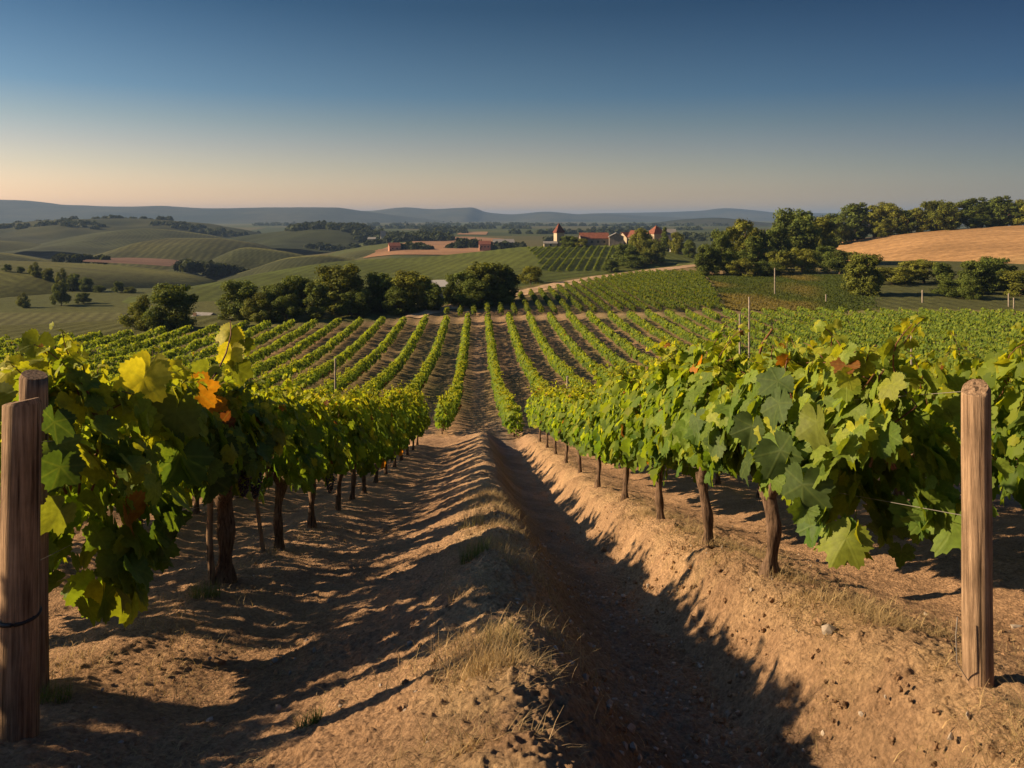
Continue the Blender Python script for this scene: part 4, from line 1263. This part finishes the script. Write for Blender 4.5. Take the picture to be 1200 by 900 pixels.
for i, a in enumerate([
 (828, 285, 196, 34, 'round', 'light green tree at the near corner of the grove, beside the dirt track'),
 (846, 268, 215, 34, 'round', 'reddish-tinged tree behind the light corner tree of the grove'),
 (872, 255, 228, 52, 'round', 'dome-crowned tree rising over the track end of the grove'),
 (858, 292, 198, 44, 'bush', 'shadowy bush at the foot of the dome-crowned grove tree'),
 (884, 276, 204, 36, 'tall', 'pale hanging-branched tree in the middle front of the grove'),
 (908, 262, 226, 44, 'round', 'mid-green tree between the dome-crowned and the highest grove tree'),
 (934, 243, 240, 66, 'round', 'highest broad tree of the grove with sunlit upper crown'),
 (958, 252, 250, 50, 'round', 'dark tree at the stubble side of the highest grove tree'),
 (912, 292, 202, 46, 'bush', 'dark undergrowth bush in the middle front of the grove'),
 (940, 290, 206, 48, 'bush', 'dark shrub below the highest grove tree'),
 (966, 286, 222, 44, 'bush', 'dark shrub at the stubble hill end of the grove'),
 (868, 303, 194, 44, 'bush', 'dark low bush in front of the dome-crowned grove tree'),
 (896, 305, 196, 46, 'bush', 'low dark bush under the pale hanging-branched tree'),
 (984, 292, 200, 50, 'bush', 'wide dark bush where the grove meets the stubble hill'),
 (962, 274, 232, 14, 'tall', 'thin pale sapling against the dark end of the grove'),
]): tree(*a, GR)
GH = 'trees in a line along the top of the stubble hill'
hp = [(978, 248, 30), (1003, 237, 38), (1024, 240, 30), (1043, 236, 32), (1062, 246, 30), (1078, 243, 28), (1098, 234, 36), (1116, 236, 30), (1140, 231, 38), (1158, 236, 28), (1172, 229, 30), (1190, 237, 28), (1205, 233, 34), (1226, 232, 34), (1250, 234, 36)]
for i, (px, top, w) in enumerate(hp):
    tree(px, top, 333 + (i * 37 % 13), w * 1.2, 'tall' if i % 3 else 'round', '%s tree from the grove in the line crowning the stubble hill' % ordw[i], GH)
for i, (px, top, w) in enumerate([(990, 262, 28), (1032, 260, 32), (1068, 256, 30), (1108, 252, 30), (1150, 250, 30), (1186, 248, 30)]):
    tree(px, top, 338, w, 'bush', '%s low bush from the grove under the tree line on the stubble hill' % ordw[i], 'low bushes under the hilltop tree line')
GS = 'trees and bushes between the vineyard and the stubble hill'
for a in [
 (1012, 295, 150, 50, 'round', 'lone pale green tree with a visible trunk at the vineyard edge'),
 (1046, 312, 172, 52, 'bush', 'black-green bush just past the lone pale tree'),
 (1082, 304, 176, 54, 'bush', 'wide dark bush between the lone pale tree and the broad grey-green bush'),
 (1106, 307, 158, 26, 'tall', 'small upright tree with light top before the dark bushes'),
 (1114, 326, 146, 34, 'bush', 'low olive shrub in front of the dark bushes at the field edge'),
 (1142, 304, 152, 46, 'round', 'broad grey-green bushy tree at the far vineyard edge'),
 (1166, 300, 160, 54, 'round', 'dark tree behind the broad grey-green bushy tree'),
 (1136, 322, 143, 26, 'bush', 'small round shrub at the foot of the broad grey-green tree'),
 (1196, 316, 150, 52, 'bush', 'olive bush at the frame edge beyond the field-edge posts'),
 (1240, 310, 152, 52, 'bush', 'bush beyond the olive bush at the far end of the field edge'),
]:
    a = list(a); a[3] *= 1.25 if a[4] == 'bush' else 1.0
    tree(*a, GS)
GF = 'trees around the farm'
for a in [
 (668, 276, 393, 26, 'round', 'dark tree leaning on the sunny foot of the roofed tower'),
 (682, 279, 388, 18, 'bush', 'dark shrub between the tower and the long red roof'),
 (716, 303, 296, 26, 'bush', 'yellow-green bush lowest in the cluster before the farm'),
 (734, 285, 312, 36, 'round', 'dark tree in the middle of the cluster before the farm'),
 (752, 266, 328, 30, 'round', 'tallest tree of the cluster hiding part of the red roofs'),
 (764, 280, 318, 34, 'round', 'dark tree at the shadow side of the cluster before the farm'),
 (744, 298, 304, 40, 'bush', 'low dark shrub at the foot of the cluster before the farm'),
 (779, 266, 372, 12, 'cone', 'pointed dark conifer next to the peaked red roof'),
 (793, 271, 365, 22, 'round', 'dark round tree past the pointed conifer by the farm'),
 (808, 280, 355, 24, 'bush', 'low dark bush at the far end of the farm trees'),
]: tree(*a, GF)
GC = 'small trees along the crest of the nearer left hill'
for i, (px, top, D, w) in enumerate([(8, 309, 300, 12), (24, 312, 300, 10), (40, 306, 297, 16), (56, 314, 296, 14), (72, 313, 293, 16), (87, 320, 292, 18), (101, 324, 290, 20), (116, 334, 288, 16), (138, 329, 286, 16), (152, 336, 285, 16)]):
    tree(px, top, D, w, 'round' if i % 2 else 'bush', '%s small tree along the crest of the nearer hill, counting downhill' % ordw[i], GC)
for px, top, D, w, lb in [(72, 329, 244, 26, 'dark bush on the face of the nearer hill, biggest of three'), (27, 342, 238, 16, 'small dark bush low on the nearer hill face'), (98, 342, 250, 22, 'flat dark bush beside the biggest bush of the nearer hill')]:
    tree(px, top, D, w, 'bush', lb, 'bushes on the nearer left hill')

# distant woods and hedges, far too many to count
def woods(name, spots, label, seed, leaf):
    rg = np.random.default_rng(seed); P, N, C = [], [], []
    for (X, Y, r, h) in spots:
        n = 46; d = unit(rg.normal(0, 1, (n, 3))); d[:, 2] = np.abs(d[:, 2])
        p = np.array([X, Y, 0]) + d * np.array([r, r, h]) * (1 - .3 * rg.random((n, 1)))
        p[:, 2] += float(gz(X, Y)) - .2
        P.append(p); N.append(d + rg.normal(0, .4, (n, 3))); C.append(np.array([.032, .042, .016]) * rg.uniform(.7, 1.5) * rg.uniform(.8, 1.2, (n, 1)) * np.ones((n, 3)))
    P = np.concatenate(P); N = np.concatenate(N); C = np.concatenate(C)
    dist = P[:, 1]
    a = lay_leaves(T_XS, P, N, rg.normal(0, 1, P.shape), leaf * np.ones(len(P)) * rg.uniform(.8, 1.3, len(P)), C, rg)
    o = mesh_obj(name, a[0], a[1], M_tree, None, True, a[2]); tag(o, label, None, None, 'stuff')
def strip(px0, px1, D0, D1, n, r, h, seed):
    rg = np.random.default_rng(seed); out = []
    for i in range(n):
        t = rg.random(); px = px0 + (px1 - px0) * t; D = D0 + (D1 - D0) * rg.random()
        out.append(((px - 600) / F * D, D, r * rg.uniform(.7, 1.3), h * rg.uniform(.7, 1.3)))
    return out
woods('distant_wood', strip(455, 528, 900, 1010, 90, 7, 9, 1) + strip(415, 470, 1020, 1120, 60, 7, 8, 2) + strip(340, 430, 1080, 1200, 90, 7, 8, 3) + strip(495, 545, 1350, 1500, 50, 9, 10, 4),
      'dark woodland on the plain beyond the vineyard', 21, 4.0)
woods('field_hedges', strip(466, 502, 660, 672, 26, 4, 5, 5) + strip(538, 562, 700, 715, 22, 4, 7, 6) + strip(572, 612, 640, 660, 24, 4.5, 6, 7) + strip(525, 540, 690, 700, 8, 3, 3, 17)
      + strip(640, 690, 900, 910, 16, 5, 6, 8) + strip(600, 760, 1300, 1320, 40, 7, 8, 9) + strip(690, 820, 1700, 1760, 40, 8, 8, 10) + strip(400, 620, 1900, 2000, 90, 9, 10, 11) + strip(300, 640, 2600, 2750, 110, 12, 11, 12)
      + strip(600, 860, 2500, 2600, 60, 12, 10, 13) + strip(212, 262, 470, 500, 30, 3, 3.5, 14) + strip(250, 300, 490, 500, 24, 2.6, 2.4, 15) + strip(20, 200, 1360, 1420, 40, 7, 6, 16) + strip(150, 330, 1480, 1560, 50, 6, 6, 18)
      + strip(800, 870, 900, 1000, 40, 8, 8, 19) + strip(-20, 120, 1180, 1260, 46, 6, 5, 23)  + strip(180, 330, 1240, 1300, 44, 6, 5, 25)
         + strip(360, 470, 880, 900, 30, 5, 5, 29) + strip(60, 130, 520, 530, 12, 2.4, 2.2, 30), 'dark hedges and copses scattered over the plain', 22, 4.4)

# ------------------------------------------------------------------ buildings
M_wall = simple_mat('pale_render', (.40, .33, .24), .9, .1, .6, .15)
M_wallgrey = simple_mat('grey_stone', (.24, .20, .165), .9, .1, .8, .25)
M_white = simple_mat('white_paint', (.50, .47, .43), .8, .2)
M_roof = simple_mat('red_tiles', (.19, .07, .045), .85, .15, 1.2, .3)
M_roofd = simple_mat('dark_red_tiles', (.13, .045, .033), .85, .15, 1.2, .3)
M_roofgrey = simple_mat('grey_sheet_roof', (.20, .19, .18), .8, .3, 1.0, .15)
M_glass = simple_mat('dark_window', (.03, .035, .04), .2, .5)
M_pink = simple_mat('pink_render', (.36, .19, .13), .9, .1, .6, .15)
M_door = simple_mat('brown_door', (.12, .07, .04), .7, .2)

def building(name, px, D, w, d, h, rh, rz, wall, roof, label, hip=False, windows=3, door=True, z_off=0.0, ov=.35):
    X, z = at(px, D)
    b = thing(name, label, 'building' if name != 'tower' else 'tower', (X, D, z + z_off), rz)
    mb = MB(); hw, hd = w / 2, d / 2
    B = -2.0
    if hip:
        mb.box(-hw, hw, -hd, hd, B, h)
    else:   # gable ends on +-x
        vs = [(-hw,-hd,B),(hw,-hd,B),(hw,hd,B),(-hw,hd,B),(-hw,-hd,h),(hw,-hd,h),(hw,hd,h),(-hw,hd,h),(-hw,0,h+rh),(hw,0,h+rh)]
        mb.add(vs, [(0,1,5,4),(2,3,7,6),(1,2,6,9,5),(3,0,4,8,7),(0,3,2,1),(4,5,9,8),(6,7,8,9)])
    mb.build('wall', wall, b, False)
    mb = MB(); t = .18
    if hip:
        rl = max(0, hw - hd) if w > d else 0
        a = [(-hw-ov,-hd-ov,h+.02),(hw+ov,-hd-ov,h+.02),(hw+ov,hd+ov,h+.02),(-hw-ov,hd+ov,h+.02)]
        top = [(-rl-.01,0,h+rh),(rl+.01,0,h+rh)]
        mb.add(a + top, [(0,1,5,4),(1,2,5),(2,3,4,5),(3,0,4),(0,3,2,1)])
    else:
        sl = rh / hd
        for sgn in (-1, 1):
            e = hd + ov; zo = h - ov * sl
            p = [(-hw-ov, sgn*e, zo+.03), (hw+ov, sgn*e, zo+.03), (hw+ov, 0, h+rh+.03), (-hw-ov, 0, h+rh+.03)]
            q = [(x, y, zz + t) for x, y, zz in p]
            fs = [(0,1,2,3),(7,6,5,4),(0,4,5,1),(1,5,6,2),(2,6,7,3),(3,7,4,0)]
            mb.add(p + q, fs if sgn > 0 else [f[::-1] for f in fs])
    mb.build('roof', roof, b, False)
    for i in range(windows):
        x = -hw + w * (i + .75) / (windows + .5); zz = h * .5
        mb = MB(); mb.box(x-.5, x+.5, -hd-.05, -hd+.1, zz-.55, zz+.65)
        wdw = mb.build('window', M_glass, b, False)
        mb = MB(); mb.box(x-.65, x+.65, -hd-.14, -hd+.05, zz-.70, zz-.56); mb.build('sill', M_wall, wdw, False)
    if door:
        mb = MB(); x = -hw + w * .12; mb.box(x-.5, x+.5, -hd-.06, -hd+.1, 0, 2.1); mb.build('door', M_door, b, False)
    return b
building('tower', 655, 398, 4.0, 4.0, 7.0, 5.0, .35, M_wall, M_roofd, 'pale square tower with a steep dark red pyramid roof on the castle hill', True, 1, True, -.3, .5)
building('low_wall_house', 645, 396, 6.5, 3, 1.6, .9, 0.05, M_wall, M_roofgrey, 'low pale building at the sunny foot of the tower', False, 1, False)
building('barn', 696, 402, 14, 8, 3.6, 2.6, .05, M_wallgrey, M_roof, 'long barn with an orange red roof between tower and grey house', False, 4, True)
building('farmhouse', 722, 396, 7, 7, 4.4, 1.8, 1.5, M_wallgrey, M_roofgrey, 'grey stone house with its gable end beside the long barn', False, 2, True)
building('farmhouse', 737, 405, 8, 7, 4.0, 2.4, .5, M_wall, M_roofd, 'small house with a dark red roof behind the grey stone gable', False, 2, True)
building('farmhouse', 748, 400, 8, 7, 4.2, 3.0, -.6, M_wall, M_roof, 'house with a bright red roof half hidden by the tall tree cluster', False, 2, True)
building('farmhouse', 769, 395, 7, 7, 6.6, 4.2, .4, M_wall, M_roof, 'tallest house with a peaked orange hip roof above the trees', True, 2, True)
building('farmhouse', 784, 398, 6, 6, 7.5, 2.4, .0, M_white, M_roofgrey, 'white house with a grey roof just past the peaked orange roof', False, 2, True)
building('shed', 792, 372, 7, 4, 1.7, .8, .2, M_white, M_roofgrey, 'low white outbuilding in front of the dark round tree at the farm', False, 1, True)
building('shed', 520, 146, 5.5, 4, 1.8, .9, .35, M_white, M_white, 'small shed with a bright white roof in the gap of the tree belt', False, 1, True, .6)
building('shed', 240, 185, 4.2, 3, 1.2, .7, -.35, M_wallgrey, M_roofgrey, 'low grey roofed shed between the lone tree and the tree belt', False, 1, True, .6)
building('farmhouse', 462, 655, 9, 7, 4.5, 2.4, .3, M_pink, M_roof, 'small far pink house at the edge of the stubble field', False, 2, True)
building('farmhouse', 568, 640, 9, 7, 4.2, 2.6, .1, M_pink, M_roof, 'far house with a pinkish orange front between dark hedges', False, 3, True, 1.5)
building('barn', 590, 660, 17, 10, 4.5, 2.5, .1, M_wallgrey, M_roofgrey, 'far grey roofed barn ringed by a dark hedge', False, 3, True, 2)
building('church', 449, 1000, 6, 6, 6, 6, .2, M_white, M_roofgrey, 'tiny far white chapel in the plain beside the wood', False, 2, True)
building('farmhouse', 436, 1010, 10, 6, 3.5, 2, -.1, M_wallgrey, M_roofgrey, 'tiny far grey house near the white chapel', False, 2, True)

# ------------------------------------------------------------------ straw, weeds, stones on the soil
def blades(rg, P, h, w, lean, colr, segs=3):
    """thin curved grass blades rooted at P"""
    m = len(P); a = rg.uniform(0, 6.283, m); dirv = np.stack([np.cos(a), np.sin(a), 0 * a], -1); sidev = np.stack([-np.sin(a), np.cos(a), 0 * a], -1)
    vs = []
    for i in range(segs + 1):
        t = i / segs
        ctr = P + dirv * (lean * h * t ** 1.6)[:, None] + np.array([0, 0, 1.0]) * (h * np.sqrt(np.maximum(.02, 1 - np.minimum(lean, .98) ** 2)) * t - .35 * h * lean * t ** 2.5)[:, None]
        ww = (w * (1 - .9 * t))[:, None]
        vs.append(np.stack([ctr - sidev * ww, ctr + sidev * ww], 1))
    V = np.stack(vs, 1).reshape(m, -1, 3); n = V.shape[1]
    base = np.array([[2*i, 2*i+1, 2*i+3, 2*i+2] for i in range(segs)])
    q = (base[None] + (np.arange(m) * n)[:, None, None]).reshape(-1, 4)
    return V.reshape(-1, 3), [q], np.repeat(colr, n, axis=0), np.zeros((m * n, 2))

def surf_z(X, Y):
    deps = base_z(X, Y)
    return deps
def straw_cols(rg, m):
    return np.array([.40, .29, .14]) * rg.uniform(.5, 1.25, (m, 1)) * np.array([1, 1, 1]) + rg.uniform(0, .02, (m, 3))
rg = np.random.default_rng(900)
parts = []
def straw_at(n, uc, us, Y0, Y1, hmin, hmax, lean0, lean1, w=.0016, pw=1.6, thr=.42):
    Y = Y0 + (Y1 - Y0) * rg.random(n) ** pw; u = uc + rg.normal(0, us, n)
    keep = vnoise(u * 3 + 9, Y * 2.2, 55) > thr
    u, Y = u[keep], Y[keep]; X = u - YAW * Y; m = len(X)
    P = np.stack([X, Y, base_z(X, Y) + .005], -1)
    parts.append(blades(rg, P, rg.uniform(hmin, hmax, m), w * rg.uniform(.7, 1.5, m), rg.uniform(lean0, lean1, m), straw_cols(rg, m)))
straw_at(8000, .10, .20, 2.6, 13, .05, .15, .5, .98)
straw_at(11000, .16, .19, 2.4, 13, .06, .19, .55, .985, .0013, 1.5, .55)
straw_at(2500, .16, .14, 2.6, 12, .10, .22, .2, .9, .0014, 1.4, .70)
straw_at(9000, 2.25, .22, 2.8, 13, .06, .2, .5, .98, .0014, 1.5, .62)
straw_at(260, .2, .16, 2.7, 7, .10, .22, .4, .97, .0015)
straw_at(9000, -.9, .8, 2.4, 11, .02, .06, .9, .99, .0014)
straw_at(7000, 1.9, .4, 2.6, 11, .02, .06, .9, .99, .0014)
straw_at(5000, .1, .25, 2.4, 11, .03, .09, .8, .99, .0012)
straw_at(8500, 2.3, .26, 2.8, 12, .06, .20, .75, .99)
straw_at(3000, -2.2, .35, 4, 12, .04, .12, .4, .97)
straw_at(2500, -1.0, .6, 3, 10, .03, .07, .8, .99)
straw_at(2200, 3.2, .7, 4, 12, .03, .09, .8, .99)
a = merge(parts)
o = mesh_obj('dry_straw', a[0], a[1], M_straw, None, True, a[2]); tag(o, 'pale dry straw strewn over the earth ridges', None, None, 'stuff')

def tuft(name, label, px, D, n, h, spread, c0, c1, lean=(.1, .7), w=.0022):
    X = (px - 600) / F * D; z = float(base_z(X, D)); r2 = np.random.default_rng(int(px * 7 + D * 100))
    P = np.stack([r2.normal(0, spread, n), r2.normal(0, spread, n), np.zeros(n)], -1)
    P[:, 2] = base_z(P[:, 0] + X, P[:, 1] + D) - z - .01
    t = r2.random((n, 1)); cc = np.array(c0) + (np.array(c1) - np.array(c0)) * t
    P[:, :2] *= np.minimum(1, 1.25 * spread / np.maximum(np.hypot(P[:, 0], P[:, 1]), 1e-6))[:, None]
    a = blades(r2, P, r2.uniform(.45, 1, n) * h, w * r2.uniform(.7, 1.4, n), r2.uniform(lean[0], lean[1], n), cc, 4)
    o = mesh_obj(name, a[0], a[1], M_straw, None, True, a[2]); o.location = (X, D, z)
    tag(o, label, 'grass tuft')
    return o
gr, dg, st_ = (.10, .15, .03), (.20, .20, .06), (.42, .31, .15)
tuft('grass_tuft', 'yellow-green grass tuft on the middle ridge crest', 556, 6.1, 260, .20, .08, gr, dg)
tuft('grass_tuft', 'tall straw-dry grass tuft on the ridge, nearest to the viewer', 578, 3.1, 260, .22, .07, st_, (.30, .22, .11), (.1, .8))
tuft('grass_tuft', 'dull green tuft just beyond the straw-dry one on the ridge', 592, 3.6, 220, .14, .07, (.09, .10, .03), st_)
tuft('grass_tuft', 'green tuft at the foot of the nearest shaded trunk', 240, 6.3, 200, .16, .09, gr, dg)
tuft('grass_tuft', 'small green tuft in the shaded wheel track', 362, 3.5, 120, .09, .04, (.05, .08, .02), gr)
tuft('grass_tuft', 'green weed tuft at the foot of the black-banded post', 62, 3.9, 140, .13, .06, gr, dg)
tuft('grass_tuft', 'dry grass tuft far along the middle ridge crest', 552, 8.2, 180, .2, .1, st_, dg)
tuft('grass_tuft', 'dry straw tuft behind the gnarled fork-topped vine foot', 935, 5.2, 160, .14, .10, st_, (.3, .2, .1), (.4, .95))
tuft('grass_tuft', 'bent straw tuft at the foot of the sunlit end post', 1118, 3.75, 150, .16, .10, st_, (.3, .2, .1), (.5, .97))

def stones(n, seed):
    r2 = np.random.default_rng(seed)
    import bmesh
    bm = bmesh.new(); bmesh.ops.create_icosphere(bm, subdivisions=1, radius=1)
    V = np.array([v.co[:] for v in bm.verts]); Fc = np.array([[v.index for v in f.verts] for f in bm.faces]); bm.free()
    Y = 2.6 + 9 * r2.random(n) ** 1.7; u = np.where(r2.random(n) < .6, r2.normal(1.05, .35, n), r2.uniform(-2, 3.5, n)); X = u - YAW * Y
    s = r2.uniform(.006, .022, n) * (1 + 1.2 * (r2.random(n) > .95))
    W = V[None] * r2.uniform(.6, 1.25, (n, len(V), 1)) * s[:, None, None] * r2.uniform(.6, 1.2, (n, 1, 3)) + np.stack([X, Y, base_z(X, Y) + .004], -1)[:, None]
    q = (Fc[None] + (np.arange(n) * len(V))[:, None, None]).reshape(-1, 3)
    o = mesh_obj('pebbles', W.reshape(-1, 3), [q], M_stone, None, False); tag(o, 'small stones scattered in the furrow', None, None, 'stuff')
stones(700, 33)
def clods(n, seed):
    r2 = np.random.default_rng(seed)
    import bmesh
    bm = bmesh.new(); bmesh.ops.create_icosphere(bm, subdivisions=2, radius=1)
    V = np.array([v.co[:] for v in bm.verts]); Fc = np.array([[v.index for v in f.verts] for f in bm.faces]); bm.free()
    Y = 2.6 + 10 * r2.random(n) ** 1.6; k = r2.random(n)
    u = np.where(k < .45, r2.normal(1.8, .3, n), np.where(k < .75, r2.normal(.2, .3, n), r2.uniform(-2.4, 3.6, n))); X = u - YAW * Y
    s = r2.uniform(.005, .018, n) * (1 + .6 * (r2.random(n) > .95))
    jit = 1 + .9 * (r2.random((n, len(V), 1)) - .5)
    W = V[None] * jit * s[:, None, None] * r2.uniform(.6, 1.2, (n, 1, 3)) + np.stack([X, Y, base_z(X, Y) + .006], -1)[:, None]
    q = (Fc[None] + (np.arange(n) * len(V))[:, None, None]).reshape(-1, 3)
    C = C_SOIL * r2.uniform(.75, 1.1, (n, 1))
    o = mesh_obj('soil_clods', W.reshape(-1, 3), [q], M_ground, None, False, np.repeat(C, len(V), 0)); tag(o, 'loose lumps of earth on the ridges', None, None, 'stuff')
clods(900, 34)

# ------------------------------------------------------------------ haze
m, nt, n, l, out = nmat('haze_air')
pv = n.new('ShaderNodeVolumePrincipled')
pv.inputs['Color'].default_value = (.27, .43, .72, 1)
pv.inputs['Density'].default_value = 1.1e-4
pv.inputs['Anisotropy'].default_value = .1
l.new(pv.outputs[0], out.inputs['Volume'])
mb = MB(); mb.box(-13000, 13000, -3000, 14500, -60, 112)
o = mb.build('haze', m, None, False); o['kind'] = 'stuff'; o['label'] = 'pale haze filling the far valley air'
print('objects', len(bpy.data.objects))
